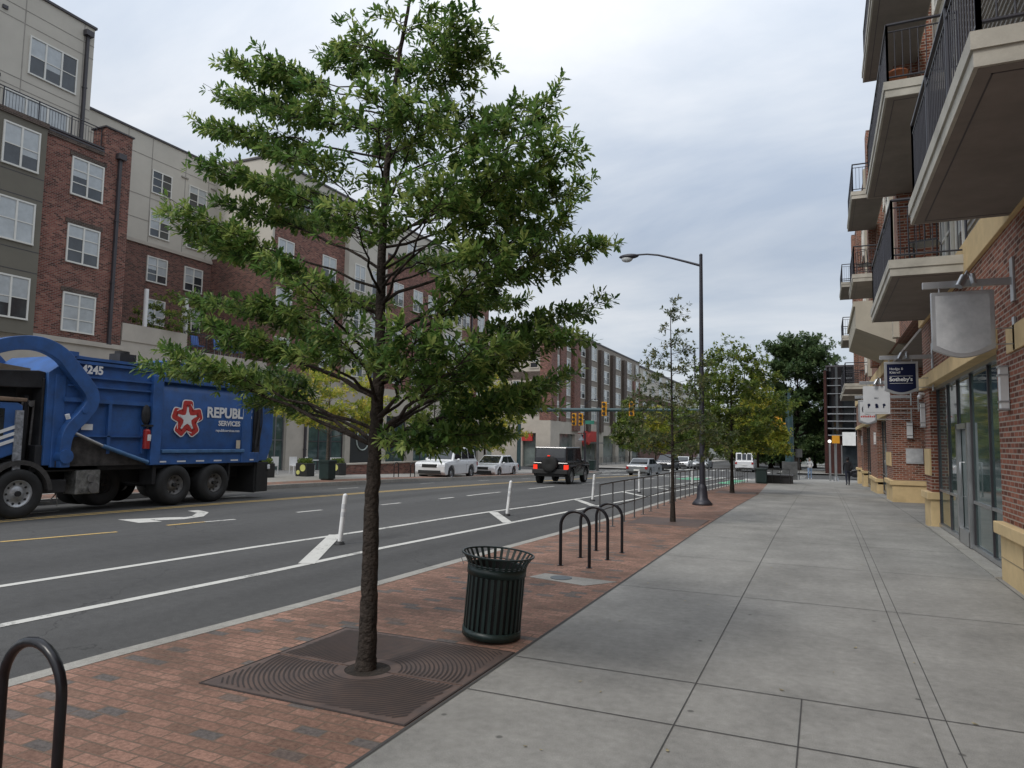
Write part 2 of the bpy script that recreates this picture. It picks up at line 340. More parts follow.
sheet('cross_street_far_side',lambda y:-120,lambda y:-19,64,80.5,lambda x,y:g(y)-.148,M_asph,nx=4)
EDGE=-2.36
sheet('brick_paving',lambda y:kx(y)+.16,lambda y:EDGE if y<30 else EDGE-(y-30)*.045,-6,46,lambda x,y:g(y),M_pave)
sheet('sidewalk',lambda y:(EDGE if y<30 else EDGE-(y-30)*.045) if y<46 else kx(y)+.16,lambda y:12,-6,46,lambda x,y:g(y),M_conc,nx=2)
sheet('sidewalk_corner',lambda y:kx(y)+.16,lambda y:12,46,64,lambda x,y:g(y),M_conc,nx=2)
sheet('far_corner_sidewalk',lambda y:-4.5,lambda y:30,83,140,lambda x,y:g(y),M_conc,nx=2,st=4)
sheet('far_sidewalk',lambda y:-34,lambda y:fx(y)-1.6,-6,64,lambda x,y:g(y),M_conc2)
sheet('far_brick_strip',lambda y:fx(y)-1.6,lambda y:fx(y)-.16,-6,64,lambda x,y:g(y)+.001,M_pave)
sheet('far_block_sidewalk',lambda y:-34,lambda y:-19.2,80.5,200,lambda x,y:g(y),M_conc2,st=4)
def kerbstrip(name,f,w,y0,y1,m=M_kerb):
    b=MB(); Y=ys(y0,y1,1.); v=[]
    for y in Y:
        x=f(y); z=g(y); v+=[(x-w/2,y,z-.3),(x-w/2,y,z+.004),(x+w/2,y,z+.004),(x+w/2,y,z-.3)]
    fs=[(4*j+i,4*j+(i+1)%4,4*j+4+(i+1)%4,4*j+4+i) for j in range(len(Y)-1) for i in range(4)]+[(0,1,2,3),tuple(4*(len(Y)-1)+i for i in (3,2,1,0))]
    b.add(v,fs); return struct(b.build(name,m,fixn=True))
kerbstrip('kerb',lambda y:kx(y)+.08,.16,-6,64); kerbstrip('kerb',lambda y:fx(y)-.08,.16,-6,64)
kerbstrip('kerb',lambda y:-19.1,.2,80.5,200)
# joints in the concrete
def strip(pts,w,zf,dz,m,name='road_marking',step=.5):
    """ribbon along a polyline of (x,y)"""
    P=[]
    for (a,b_) in zip(pts,pts[1:]):
        a=Vector(a);b2=Vector(b_); n=max(1,int((b2-a).length/step))
        P+=[a+(b2-a)*i/n for i in range(n)]
    P.append(Vector(pts[-1])); v=[]
    for i,p in enumerate(P):
        d=(P[min(i+1,len(P)-1)]-P[max(i-1,0)]).normalized(); n_=Vector((-d.y,d.x))*w/2
        for q in (p+n_,p-n_): v.append((q.x,q.y,zf(q.x,q.y)+dz))
    return v,[(2*i,2*i+1,2*i+3,2*i+2) for i in range(len(P)-1)]
gz=lambda x,y:g(y)
b=MB()
for x,y0,y1,w in ((-.88,-4,44,.008),(.60,-4,44,.008),(.70,-4,44,.007),(EDGE+.012,-4,30,.026),(-.16,-4,5.43,.009),(2.14,-4,44,.012)):
    b.add(*strip([(x,y0),(x,y1)],w,gz,.004,None))
for y in (2.1,4.58,5.43,8.68,11.35,14.05,16.8,19.6,22.4,25.2,28,31,34,37,40,43):
    b.add(*strip([(EDGE+.03,y),(2.13,y)],.010 if y!=14.05 else .012,gz,.0045,None))
for o_ in [b.build('pavement_joint',M_joint)]: struct(o_)
# markings
b=MB(); y_=MB(); gr=MB()
WI=[(-7.45,-6),(-7.32,2),(-7.26,4.35),(-7.03,7.46),(-6.93,10.24),(-6.59,14.94),(-6.3,20.5),(-6.12,25.4),(-6.1,45),(-6.1,58)]
WO=[(-9.25,-6),(-9.1,3),(-8.98,5.36),(-8.68,9.18),(-8.33,12.27),(-8.02,16.8),(-7.72,19.6),(-7.62,25.1),(-7.6,58)]
YL=[(-15.9,-6),(-15.48,9.94),(-14.81,15.6),(-14.27,21.6),(-14.05,30),(-14.0,58)]
for p in (WI,WO): b.add(*strip(p,.13,road,.005,None))
y_.add(*strip(YL,.12,road,.005,None)); y_.add(*strip([(x-.28,y) for x,y in YL],.12,road,.005,None))
y_.add(*strip([(-13.2,-2),(-12.52,7.4),(-12.06,9.19)],.11,road,.005,None))
for a,c in (((-12.13,10.34),(-11.98,11.16)),): y_.add(*strip([a,c],.11,road,.005,None))
for a,c in (((-11.98,11.16),(-11.81,11.83)),((-11.71,13.7),(-11.61,14.5)),((-11.25,16.6),(-11.2,17.5)),((-11.05,19.5),(-11.03,20.4)),((-11.0,21.3),(-11.05,24.1)),((-11.1,27),(-11.1,30)),((-11.1,34),(-11.1,37)),((-11.1,41),(-11.1,44)),((-11.1,48),(-11.1,51))): b.add(*strip([a,c],.12,road,.005,None))
for y in range(4,60,6): b.add(*strip([(-16.9,y),(-16.9,y+1.3)],.11,road,.005,None))
for k,(p,q) in enumerate((((-8.5,11.05),(-7.0,8.44)),((-7.9,16.8),(-6.63,14.9)),((-7.55,22.6),(-6.3,20.6)),((-7.55,28.6),(-6.2,26.6)),((-7.55,34.6),(-6.2,32.6)),((-7.55,40.6),(-6.2,38.6)))):
    b.add(*strip([p,q],.24,road,.009,None))
# turn arrow
def poly(pts,dz=.005): b.add([(x,y,road(x,y)+dz) for x,y in pts],[tuple(range(len(pts)))])
poly([(-13.85,10.55),(-12.95,10.35),(-12.75,10.75),(-13.25,10.85),(-12.95,11.2),(-12.85,11.6),(-13.1,11.55),(-13.35,11.3),(-13.5,11.0)][::1])
b.add(*strip([(-13.15,10.9),(-12.85,11.3),(-12.95,11.85),(-13.5,12.5),(-14.1,12.75)],.26,road,.0065,None,step=.2))
# stop line and crosswalks
b.add(*strip([(-13.8,57.6),(-5.2,57.6)],.5,road,.006,None))
for x in range(-18,-5,1): b.add(*strip([(x+.3,59.5),(x+.3,62.5)],.45,road,.007,None)); b.add(*strip([(x+.3,84),(x+.3,87)],.45,road,.007,None))
for y in range(66,80,2): b.add(*strip([(-21.5,y),(-19.2,y)],.5,lambda x,y:g(y)-.148,.007,None)); b.add(*strip([(-4.2,y),(-1.5,y)],.5,lambda x,y:g(y)-.148,.007,None))
struct(b.build('road_marking',M_wp)); struct(y_.build('yellow_road_marking',M_yp))
for y0,y1 in ((47,50),(51.2,54),(55,57.2)): gr.add(*strip([(-5.75,y0),(-5.75,y1)],1.0,lambda x,y:road(x,y),.006,None)); gr.add(*strip([(-9,y0+.3),(-9,y1)],1.6,road,.006,None)) if y0>50 else None
struct(gr.build('green_bike_lane',M_gp))
# a few asphalt patches and litter
b=MB(); b.prism([(-3.52,8.62),(-3.42,8.95),(-2.40,8.84),(-2.70,8.42)],'Z',-.05,.005); hc=tag(b.build('utility_cover',M_kerb,origin=(-3,8.7,0)),'grey concrete utility pad with a round lid set in the brick paving','utility cover')
b=MB(); b.cyl((-3.12,8.74,.0),(-3.12,8.74,.011),.14,n=28); b.build('lid',mat('lid_iron',(.12,.14,.15),.6,.3),hc)
lf=MB()
for i in range(26):
    x=rnd.uniform(-2.2,2);y=rnd.uniform(2.8,12); s=rnd.uniform(.012,.028); a=rnd.random()*6
    lf.add([(x+s*math.cos(a+t)*(1 if k%2 else .5),y+s*math.sin(a+t)*(1 if k%2 else .5),.006+.004*(k%2)) for k,t in enumerate((0,1.57,3.14,4.71))],[(0,1,2,3)])
tag(lf.build('leaf_litter',mat('dry_leaf',(.32,.27,.15),.9,0,.5,20.)),'tiny dry leaves and crumbs scattered on the grey sidewalk','litter',None,'stuff')
# ------------------------------------------------------------------ windows
WC={}
def window(parent,axis,pos,ca,z0,w,h,cols=2,rows=3,variant=0,fr=.07,mf=None,mp=None):
    """axis 'X': faces +X at x=pos centred on y=ca ; 'Y': faces -Y at y=pos centred on x=ca; '-X' faces -X"""
    key=(axis,round(w,3),round(h,3),cols,rows,variant,mf,mp)
    if key not in WC:
        A=MB();G=MB();Bd=MB()
        def P(mb,u0,u1,d0,d1,z0_,z1_):
            if axis=='X': mb.box(d0,d1,u0,u1,z0_,z1_)
            elif axis=='-X': mb.box(-d1,-d0,u0,u1,z0_,z1_)
            else: mb.box(u0,u1,-d1,-d0,z0_,z1_)
        P(A,-w/2,w/2,-.02,.06,h-fr,h); P(A,-w/2,w/2,-.02,.075,0,fr)
        P(A,-w/2,-w/2+fr,-.02,.058,fr,h-fr); P(A,w/2-fr,w/2,-.02,.058,fr,h-fr)
        for c in range(1,cols): u=-w/2+w*c/cols; P(A,u-fr*.55,u+fr*.55,-.02,.055,fr,h-fr)
        for r in range(1,rows):
            z=h*r/rows
            for c in range(cols):
                u0=-w/2+w*c/cols+fr*.5;u1=-w/2+w*(c+1)/cols-fr*.5; P(A,u0,u1,-.02,.045,z-fr*.3,z+fr*.3)
        r2=random.Random(hash(key[1:6])&0xffff if False else int(w*100+h*37+variant*11))
        for c in range(cols):
            u0=-w/2+w*c/cols;u1=-w/2+w*(c+1)/cols; fb=[.0,.35,.66,1.,.5,.66][(variant+c*(variant%3))%6]
            if fb>0: P(Bd,u0+.02,u1-.02,-.02,.02,max(fr/2,h*(1-fb)),h-fr/2)
            if fb<1: P(G,u0+.02,u1-.02,-.02,.021,fr/2,h*(1-fb))
        a=A.build('window',mf or M_frame); gm=G.build('pane',mp or M_glass) if G.f else None; bd=Bd.build('blind',M_blind) if Bd.f else None
        WC[key]=(a.data,gm.data if gm else None,bd.data if bd else None)
        for o in (a,gm,bd):
            if o: bpy.data.objects.remove(o)
    A,G,Bd=WC[key]; o0=ORG[parent.name]
    p=(pos,ca,z0) if axis!='Y' else (ca,pos,z0)
    o=bpy.data.objects.new('window',A); COL.objects.link(o); o.parent=parent; o.location=Vector(p)-o0
    for nm,d in (('pane',G),('blind',Bd)):
        if d: q=bpy.data.objects.new(nm,d); COL.objects.link(q); q.parent=o
    return o
def railing(mb,p0,p1,z,h=1.05,sp=.11,post=1.4,m=None):
    p0=Vector(p0);p1=Vector(p1);n=int((p1-p0).length/sp); d=(p1-p0)
    def bar(a,b_,t): mb.tube([a,b_],t,4)
    up=Vector((0,0,1)); A=Vector((p0.x,p0.y,z));B_=Vector((p1.x,p1.y,z))
    bar(A+up*h,B_+up*h,.028); bar(A+up*(h-.13),B_+up*(h-.13),.014); bar(A+up*.09,B_+up*.09,.018)
    np_=max(1,int(round(d.length/post)))
    for i in range(np_+1): q=A+(B_-A)*i/np_; bar(q,q+up*h,.026)
    for i in range(1,n): q=A+(B_-A)*i/n; bar(q+up*.09,q+up*(h-.13),.009)
# ------------------------------------------------------------------ left building A (tower + brick wing + court)
SPLIT={'stone_strip','stone_block','brick_band','balcony','wall_panel','shop_frame','brick_pier','cornice','corner_pier','red_sign_panel','wall_above_shop'}
def boxpart(name,m,parent,*bs,bevel=0):
    if name in SPLIT and len(bs)>1:
        for q in bs: o=boxpart(name,m,parent,q,bevel=bevel)
        return o
    b=MB()
    for q in bs: b.box(*q)
    return b.build(name,m,parent,bevel=bevel)
def downpipe(parent,x,y,z0,z1,hopper=True):
    b=MB(); b.box(x,x+.13,y-.07,y+.07,z0,z1)
    if hopper: b.box(x-.02,x+.26,y-.2,y+.2,z1-.05,z1+.22)
    for z in range(int(z0)+1,int(z1),3): b.box(x-.01,x+.145,y-.1,y+.1,z,z+.06)
    return b.build('downpipe',M_trim,parent)
A=thing('apartment_building','red brick and beige panel apartment block with a roof terrace behind the blue truck','building',(-33,20,0))
boxpart('wall',M_brickA,A,(-36,-31,18.8,23.15,6.1,15.25),(-31.9,-31.0,21.75,23.15,15.25,16.4),(-36,-31.9,22.9,23.15,15.25,15.9))
boxpart('parapet_cap',M_trim,A,(-32,-30.93,21.68,23.22,16.4,16.47),(-36,-30.92,12,21.68,15.25,15.33),(-31,-30.93,18.8,21.7,15.12,15.2))
# cornice dentils line under terrace rail
boxpart('cornice',M_brickC,A,(-31.0,-30.94,18.8,21.7,14.95,15.12),(-31.2,-30.55,10,18.85,14.98,15.2))
boxpart('bay',M_olive,A,(-32,-30.62,10,18.82,5.9,14.98))
seam=MB()
for z in (8.55,9.45,11.7,12.65): seam.box(-30.63,-30.612,10,18.8,z,z+.03)
seam.box(-30.63,-30.611,15.9,15.93,6.2,14.9); seam.build('panel_seam',M_trim,A)
boxpart('stone_base',M_stoneL,A,(-36,-30.93,10,23.2,3.9,6.08),(-36,-30.9,10,12.3,-.4,3.9),(-36,-30.9,14.6,15.6,-.4,3.9),(-36,-30.9,18.2,19.3,-.4,3.9),(-36,-30.9,22,23.2,-.4,3.9))
boxpart('base_cap',M_stoneL,A,(-36,-30.83,10,23.25,5.85,6.02))
for yc in (13.45,16.9,20.65): window(A,'X',-31.25,yc,-.1,2.6 if yc!=20.65 else 2.6,3.9,2,2,0,.09,M_aluD,M_glassG)
for yc,v in ((17.78,2),(14.6,1),(12,2)):
    for i,z0 in enumerate((6.5,9.72,12.85)): window(A,'X',-30.62,yc,z0,1.5,1.8,2,2,v+i)
for i,z0 in enumerate((6.36,9.5,12.62)): window(A,'X',-31.0,20.98,z0,1.56,1.78,2,3,[3,1,4][i]); boxpart('lintel',M_brickC,A,(-31,-30.95,20.1,21.86,z0+1.80,z0+2.0))
downpipe(A,-30.98,22.5,5.9,15.1)
t=MB(); t.box(-36,-33.5,8,22.55,15.2,22.3); t.build('upper_wall',M_tan,A)
boxpart('roof_cap',M_trim,A,(-36.1,-33.42,7.9,22.63,22.3,22.42))
seam=MB()
for z in (17.55,18.0,20.7,21.35): seam.box(-33.51,-33.488,8,22.55,z,z+.035)
for y in (11,13.8,16.4,19.2,22.0): seam.box(-33.51,-33.487,y,y+.035,15.3,22.3)
seam.build('panel_seam',M_seam,A)
window(A,'X',-33.5,20.62,18.45,2.3,1.85,3,2,4,.07); window(A,'X',-33.5,16.2,18.45,2.3,1.85,3,2,1); window(A,'X',-33.5,20.0,15.35,3.0,2.0,3,2,3,.09); window(A,'X',-33.5,15.3,15.35,3.0,2.0,3,2,4,.09)
downpipe(A,-33.48,22.15,15.3,21.75)
rl=MB(); railing(rl,(-31.25,10),(-31.25,21.7),15.33,1.0,.13); rl.build('terrace_railing',M_rail,A)
# court recess: back wall X=-36, podium with terrace
boxpart('court_wall',M_tan,A,(-40,-36,23.15,33.5,13.06,19.35)); boxpart('court_brick_wall',M_brickB,A,(-40,-36.02,23.15,33.5,6,12.86))
boxpart('ledge',M_stoneL,A,(-40,-35.93,23.15,33.5,12.86,13.06)); boxpart('roof_cap',M_trim,A,(-40,-35.92,22.5,33.5,19.35,19.46))
seam=MB()
for z in (14.3,15.7,18.1): seam.box(-36.01,-35.985,23.2,33.4,z,z+.03)
for y in (26.6,28.2,30.6,32.4): seam.box(-36.01,-35.984,y,y+.03,13.1,19.3)
seam.build('panel_seam',M_seam,A)
for i,(z0,h) in enumerate(((8.26,1.5),(10.76,1.53),(13.46,1.52),(16.07,1.41))):
    for j,yc in enumerate((25.4,28.95,31.6)): window(A,'X',-36.0,yc,z0,1.4,h,2,3,2+i+j)
boxpart('stone_podium',M_stoneL,A,(-36,-31.0,23.2,32.98,-.4,6.35),(-31.3,-30.95,23.2,27,6.35,7.2))
downpipe(A,-35.98,33.25,6.4,19.2,False)
rl=MB(); railing(rl,(-31.15,27),(-31.15,32.9),6.35,1.0,.14); rl.build('terrace_railing',M_rail,A)
# terrace poles, chairs, plant
def pole_lantern(loc,label):
    t=thing('terrace_light_column',label,'lamp',loc,'white light columns on the terrace')
    b=MB(); b.box(loc[0]-.14,loc[0]+.14,loc[1]-.14,loc[1]+.14,loc[2],loc[2]+.15); b.build('base',M_alu,t)
    b=MB(); b.cyl((loc[0],loc[1],loc[2]+.15),(loc[0],loc[1],loc[2]+2.9),.11,n=12); b.build('column',M_white,t); return t
pole_lantern((-31.6,24.9,6.35),'white light column on the terrace nearest the tall brick wing'); pole_lantern((-31.6,27.4,6.35),'white light column on the terrace, the one farther from the brick wing')
def terr_chair(loc,rz):
    t=thing('terrace_chair','blue terrace chair','chair',(0,0,0),'blue chairs on the terrace')
    b=MB(); b.obox((0,0,.42),(.5,.5,.05)); b.build('seat',MB_blue,t)
    b=MB(); b.obox((-.24,0,.72),(.05,.5,.6),(0,-.2,0)); b.build('backrest',MB_blue,t)
    for x in (-.2,.2):
        for y in (-.2,.2): b=MB(); b.cyl((x,y,0),(x,y,.42),.018,n=6); b.build('leg',M_alu,t)
    return t
MB_blue=mat('blue_fabric_sling',(.08,.16,.42),.8,0,.05)
tc0=terr_chair(0,0); tc0.location=(-31.7,26.3,6.35); tc0.rotation_euler.z=.3; tc0['label']='blue sling chair on the terrace beside the first white column'
for i,(y,lb) in enumerate(((28.4,'blue sling chair on the terrace just past the second white column'),(30.0,'blue sling chair in the middle of the terrace railing run'),(31.3,'blue sling chair at the far end of the terrace'))): copy_tree(tc0,(-31.75,y,6.35),lb,.2*i)
# ------------------------------------------------------------------ building B
B=thing('apartment_building','red brick apartment block with beige bays seen through the big street tree','building',(-34,45,0))
boxpart('wall',M_brickA,B,(-45,-31,33.2,40.2,5.7,16.3),(-45,-31,45,64,5.7,16.3)); boxpart('side_wall',M_tan,B,(-36,-31.02,33.0,33.2,13.2,19.6)); boxpart('side_brick',M_brickB,B,(-36,-31.01,32.99,33.2,5.7,13.2)); [boxpart('wall_vent',M_trim,A,(-33.5,-33.42,y,y+.22,z,z+.16)) for y,z in ((18.2,20.9),(18.1,17.7))]; [boxpart('wall_vent',M_seam,A,(-36.0,-35.93,y,y+.5,17.75,17.83)) for y in (30.3,32.6)]
boxpart('upper_wall',M_tan,B,(-45,-31.6,33.2,64,16.3,19.4),(-45,-30.6,40.2,45,5.7,16.8),(-45,-30.6,54,57.5,5.7,16.8))
boxpart('roof_cap',M_trim,B,(-45,-31.5,32.92,64,19.4,19.52),(-31.5,-30.9,33.1,64,16.3,16.4))
boxpart('stone_base',M_stoneL,B,(-45,-30.95,33,64,3.6,5.7),*[(-45,-30.93,a,c,-.6,3.6) for a,c in ((33,33.4),(34.9,37.0),(40.9,41.5),(44.4,46),(49,50),(53,54.2),(57.5,58.4),(62,64))])
for ca,w in ((34.15,1.5),(38.95,3.9),(47.5,3),(51.5,3),(55.85,3.3),(60.2,3.6)): window(B,'X',-31.2,ca,g(ca)-.05,w,3.6-g(ca),max(2,int(w/1.3)),2,0,.1,M_trim if ca!=34.15 else M_aluD,M_glassG)
boxpart('wall_panel',mat('black_sign_panel',(.02,.022,.022),.5),B,(-31.1,-30.9,41.5,44.4,-.55,3.6))
b=MB(); b.tube([(-30.87,42.9+.75*math.cos(t/16*math.pi*2),1.7+.75*math.sin(t/16*math.pi*2)) for t in range(16)],.05,6,True); b.build('ring_emblem',mat('pale_emblem',(.4,.45,.42),.6),B)
for i,z0 in enumerate((6.2,9.35,12.45)):
    for j,yc in enumerate((34.2,38.5,47.2,50.2,52.6,59,62.2)): window(B,'X',-31.0,yc,z0,1.45,1.85,2,2,[1,3,2,4,1,2,3][(i+j)%7])
    for yc in (41.5,43.6,55.0,56.6): window(B,'X',-30.6,yc,z0,1.3,1.95,2,2,[3,4,1,2][(i+int(yc))%4])
for yc in (37,43,50,56,61): window(B,'X',-31.6,yc,16.9,1.6,1.6,2,2,2)
downpipe(B,-30.98,60.1,5.5,16.0); downpipe(B,-30.92,36.6,-.3,5.6,False)
# ------------------------------------------------------------------ building C (corner block beyond the side street)
C=thing('corner_apartment_building','tall corner apartment block with brown brick piers above a cream ground floor with red signs','building',(-34,90,-1.2))
zc=-1.3
boxpart('wall',mat('grey_tan_brick',(.25,.215,.18),.85,0,.08),C,(-48,-31.0,82.2,129,4.5,16.75))
boxpart('south_wall',M_stoneL,C,(-48,-32.35,82.0,82.2,4.5,16.6)); boxpart('brick_band',M_brickC,C,(-48,-32.34,81.96,82.0,6.85,7.7),(-48,-32.34,81.96,82.0,9.6,10.7),(-48,-32.34,81.96,82.0,12.6,13.8)); 
boxpart('roof_cap',M_trim,C,(-48,-30.9,81.95,129.1,16.75,16.95))
boxpart('stone_base',M_stoneL,C,(-48,-30.85,81.9,129,2.9,4.5),*[(-48,-30.85,a,c,zc,2.9) for a,c in ((82.41,85.2),(91.5,94.4),(102,105),(112,114),(120,123))],*[(a,c,81.9,82.4,zc,2.9) for a,c in ((-48,-45.5),(-38.9,-34.6),(-32.8,-30.85))])
boxpart('shop_glass',mat('bluish_shop_glass',(.16,.19,.18),.08,0,.3,.6,.9),C,(-48,-31.3,82.35,129,zc,2.9),(-45.5,-32.7,82.3,82.34,zc,2.9))
boxpart('corner_pier',M_brickA,C,(-32.35,-30.8,81.9,84.0,4.52,16.5),(-31,-30.8,85.3,87.6,4.52,16.5))
for a,c in ((90.0,92.6),(96.2,97.6),(102.5,104),(109.2,110.8),(116.2,118)): boxpart('brick_pier',M_brickC if a>91 else M_brickA,C,(-31,-30.5,a,c,3.4,15.9),)
boxpart('brick_bay',M_brickA,C,(-31,-30.8,123.8,129,4.5,13))
WH=[5.0,8.0,10.95,14.0]
for z0 in WH:
    for yc,w,v in ((84.6,1.1,1),(88.7,1.6,3),(94.4,3.2,4),(100,3.4,3),(106.6,3.6,4),(113.5,3.8,3),(120.8,4.2,4),(126.3,2,1)): window(C,'X',-30.99 if yc<123 else -30.8,yc,z0,w,2.1,2 if w<3.3 else 3,2,v,.12)
    for xc in (-33.2,-35.6,-38,-41,-44): window(C,'Y',82.0,xc,z0+.1,1.25,1.55,1,2,[1,2,0,4,1][int(-xc)%5],.16,M_stoneL)
b=MB(); b.box(-30.85,-30.6,95.2,101.6,1.95,3.45); b.build('red_sign_panel',M_red,C)
b=MB(); b.box(-30.85,-29.8,94.6,102,1.7,1.86); b.build('canopy',M_aluD,C)
b=MB(); b.box(-34.6,-33.2,81.6,82.0,1.9,2.8); b.build('red_sign_panel',M_red,C)
rs=MB(); rs.prism([(91.0,1.9),(91.9,2.9),(93.3,2.5),(94.2,3.1),(94.6,2.0),(93.4,1.5),(92.6,2.0),(91.6,1.3)],'X',-29.75,-29.5); rs.box(-31,-29.5,92.6,92.7,3.0,3.08); tag(rs.build('projecting_sign',M_red,origin=(-29.6,92.6,0)),'irregular red shop sign sticking out from the corner block','shop sign')
# ------------------------------------------------------------------ building D
D=thing('apartment_building','distant low-toned block with beige top floors over brown brick past the corner block','building',(-33,150,-1.6))
boxpart('wall',M_brickB,D,(-46,-31,129.2,196,-1.7,11)); boxpart('upper_wall',M_tan,D,(-46,-30.9,129.2,196,11,16.1)); boxpart('roof_cap',M_trim,D,(-46,-30.7,129.1,196,16.1,16.4))
for z0 in (2.5,5.3,8.1,11.6,14.0):
    for yc in range(133,196,7): window(D,'X',-30.9 if z0>11 else -31,yc,z0,2.8,1.7,2,2,yc%5)
# ------------------------------------------------------------------ right building
W=2.25
RB=thing('apartment_building','orange red brick building with concrete balconies and tan stone base along the sidewalk','building',(4,25,0))
bw=lambda n,m,*bs,**k: boxpart(n,m,RB,*bs,**k)
# wall pieces (front plane X=W); openings at 11.65-18.35 (shop), 19.2-28.5 (entry recess), 32.5-36.2, 41-47.7
bw('pillar',M_brickR,(W,W+1.3,-3,11.62,.75,3.32)); bw('pillar',M_brickR,(W,W+.5,18.35,19.3,.75,3.15)); bw('wall_above_shop',M_brickR,(W,W+.5,11.62,19.3,3.42,4.65),(W,W+1.3,-3,11.62,3.32,4.65))
bw('side_wall',M_brickR,(W+.05,7,28.5,28.9,.62,4.6)); 
for a,c in ((28.9,31.0),(36.2,40.9),(47.7,49.5),(54.6,56)): bw('pillar',M_brickR,(W+.05,W+.55,a,c,.1,3.0))
bw('wall_above_shop',M_brickR,(W+.05,W+.55,28.9,56,3.2,4.65))
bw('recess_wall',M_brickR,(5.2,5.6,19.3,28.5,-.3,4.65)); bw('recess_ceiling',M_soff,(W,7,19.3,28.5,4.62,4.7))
def sbase(y0,y1,x0=W,x1=W+.6,z0=-.9,z1=.62):
    b=MB(); b.box(x0-.04,x1,y0,y1,z0,z1); b.box(x0-.11,x1,y0-.05,y1+.05,z1,z1+.16)
    return b.build('stone_base',M_stone,RB,bevel=.012)
sbase(-3,11.6,W,W+1.4); sbase(18.33,19.36,W,W+.5); sbase(28.42,31.0,W+.05,7,-.9,.45)
for a,c in ((36.2,40.9),(47.7,49.5),(54.6,56)): sbase(a,c,W+.05,W+.6,-1.2,.2)
# stone courses in the base (joint grooves)
gj=MB()
for y in (7.3,9.1,10.4): gj.box(W-.045,W-.035,y,y+.012,-.02,.62)
gj.box(W-.045,W-.035,-3,11.6,.30,.312); gj.build('stone_joint',mat('stone_joint',(.3,.24,.15),.9),RB)
# lintels & bands
b=MB(); b.box(W-.10,W+.5,11.5,19.36,3.14,3.42); b.build('lintel',M_stone,RB,bevel=.01)
b=MB(); b.box(W-.02,W+.55,28.9,56,3.0,3.2); b.build('lintel',M_stone,RB)
b=MB(); b.box(W-.06,W+.5,-3,19.36,4.65,5.15); b.build('stone_band',M_stone,RB,bevel=.01)
b=MB(); b.box(W-.02,W+.5,28.5,56,4.65,5.1); b.build('stone_band',M_stone,RB)
bw('stone_block',M_stone,(W-.03,W+.02,8.6,10.9,3.0,3.32),(W-.03,W+.02,18.36,19.28,1.15,1.75),(W+.02,W+.07,29,31,1.1,1.6))
# storefront
def storefront(y0,y1,zt,x,doorc=None,div=(),zb=.0):
    f=MB(); gl=MB(); mu_=MB()
    def fr(a,c,z0,z1,d=.035): f.box(x-d,x+.06,a,c,z0,z1)
    fr(y0,y1,zb+.02,zb+.09,.05); fr(y0,y1,zt-.07,zt,.06)
    for y in [y0+.03,y1-.03]+list(div): mu_.box(x-.03,x+.06,y-.022,y+.022,zb+.09,zt-.07)
    a=[y0+.06]+list(div)+[y1-.06]
    for p,q in zip(a,a[1:]):
        if doorc and p<doorc<q: continue
        fr(p+.022,q-.022,zb+.80,zb+.85,.03)
    fo=f.build('storefront_frame',M_alu,RB)
    mu_.build('mullion',M_trim,RB)
    gl.box(x,x+.02,y0+.03,y1-.03,zb+.1,zt-.05); gp_=gl.build('shop_glass',M_glassG,RB)
    if doorc:
        dr=MB(); w=.52
        for s in (-1,1): dr.box(x-.08,x-.01,doorc+s*w-.06,doorc+s*w+.06,zb+.02,zb+2.2)
        dr.box(x-.08,x-.01,doorc-w,doorc+w,zb+2.1,zb+2.2); dr.box(x-.08,x-.01,doorc-w,doorc+w,zb+.02,zb+.28)
        d=dr.build('door',M_alu,RB); h=MB(); h.tube([(x-.09,doorc-.36,zb+.9),(x-.16,doorc-.36,zb+.9),(x-.16,doorc-.36,zb+1.5),(x-.09,doorc-.36,zb+1.5)],.014,6); h.build('handle',M_alu,d)
    return fo
storefront(11.64,18.33,3.14,W+.16,15.1,(13.0,14.45,15.75,16.9),.02)
storefront(31.0,36.2,3.0,W+.3,33.5,(32.2,34.6),-.25); storefront(40.9,47.7,3.0,W+.3,None,(42.6,44.3,46),-.5); storefront(49.5,54.6,3.0,W+.3,None,(51,53),-.7)
bw('sill',M_kerb,(W-.12,W+.3,11.6,18.33,-.05,.025)); bw('interior_floor',mat('shop_interior',(.06,.055,.05),.9),(W+1.5,W+1.6,11.6,18.3,0,3.1))
# upper storeys
bw('upper_wall',M_siding,(W+.12,W+.6,9.0,14.1,5.15,11.05)); sd=MB()
for i in range(44): z=5.2+i*.13; sd.box(W+.09,W+.13,9.0,14.1,z,z+.012)
sd.build('siding_lap',M_seam,RB)
bw('upper_wall',M_brickR,(W+.02,W+.6,-3,9,5.15,15.5),(W+.02,W+.6,18.4,28.5,5.15,15.5),(W+.02,W+.6,32.5,44,5.1,15.5),(W+.02,W+.6,48.5,56,5.1,15.5))
bw('upper_wall',M_stucco,(W+.3,W+.8,14.1,18.4,5.15,15.5),(W+.3,W+.8,28.5,32.5,5.1,15.5),(W+.3,W+.8,44,48.5,5.1,15.5),(W+.12,W+.6,9,14.1,11.05,15.5))
bw('pier',M_brickR,(1.75,W+.1,18.75,19.6,5.2,15.5)); bw('stone_strip',M_stucco,(2.1,W+.1,24.6,25.0,5.2,15.5),(2.1,W+.1,37.8,38.2,5.2,15.5)); bw('pier',M_brickR,(1.98,W+.1,33.1,34,5.2,15.5)); bw('pier',M_brickR,(1.98,W+.1,43.0,43.9,5.2,15.5)); bw('pier',M_brickR,(1.98,W+.1,49.6,50.3,5.2,15.5))
bw('roof_cap',M_brickR,(W-.06,W+.6,-3,56,15.5,15.62)); bw('body',M_soff,(W+.8,14,-3,56,5.15,15.5),(5.6,14,-3,56,-1,5.15))
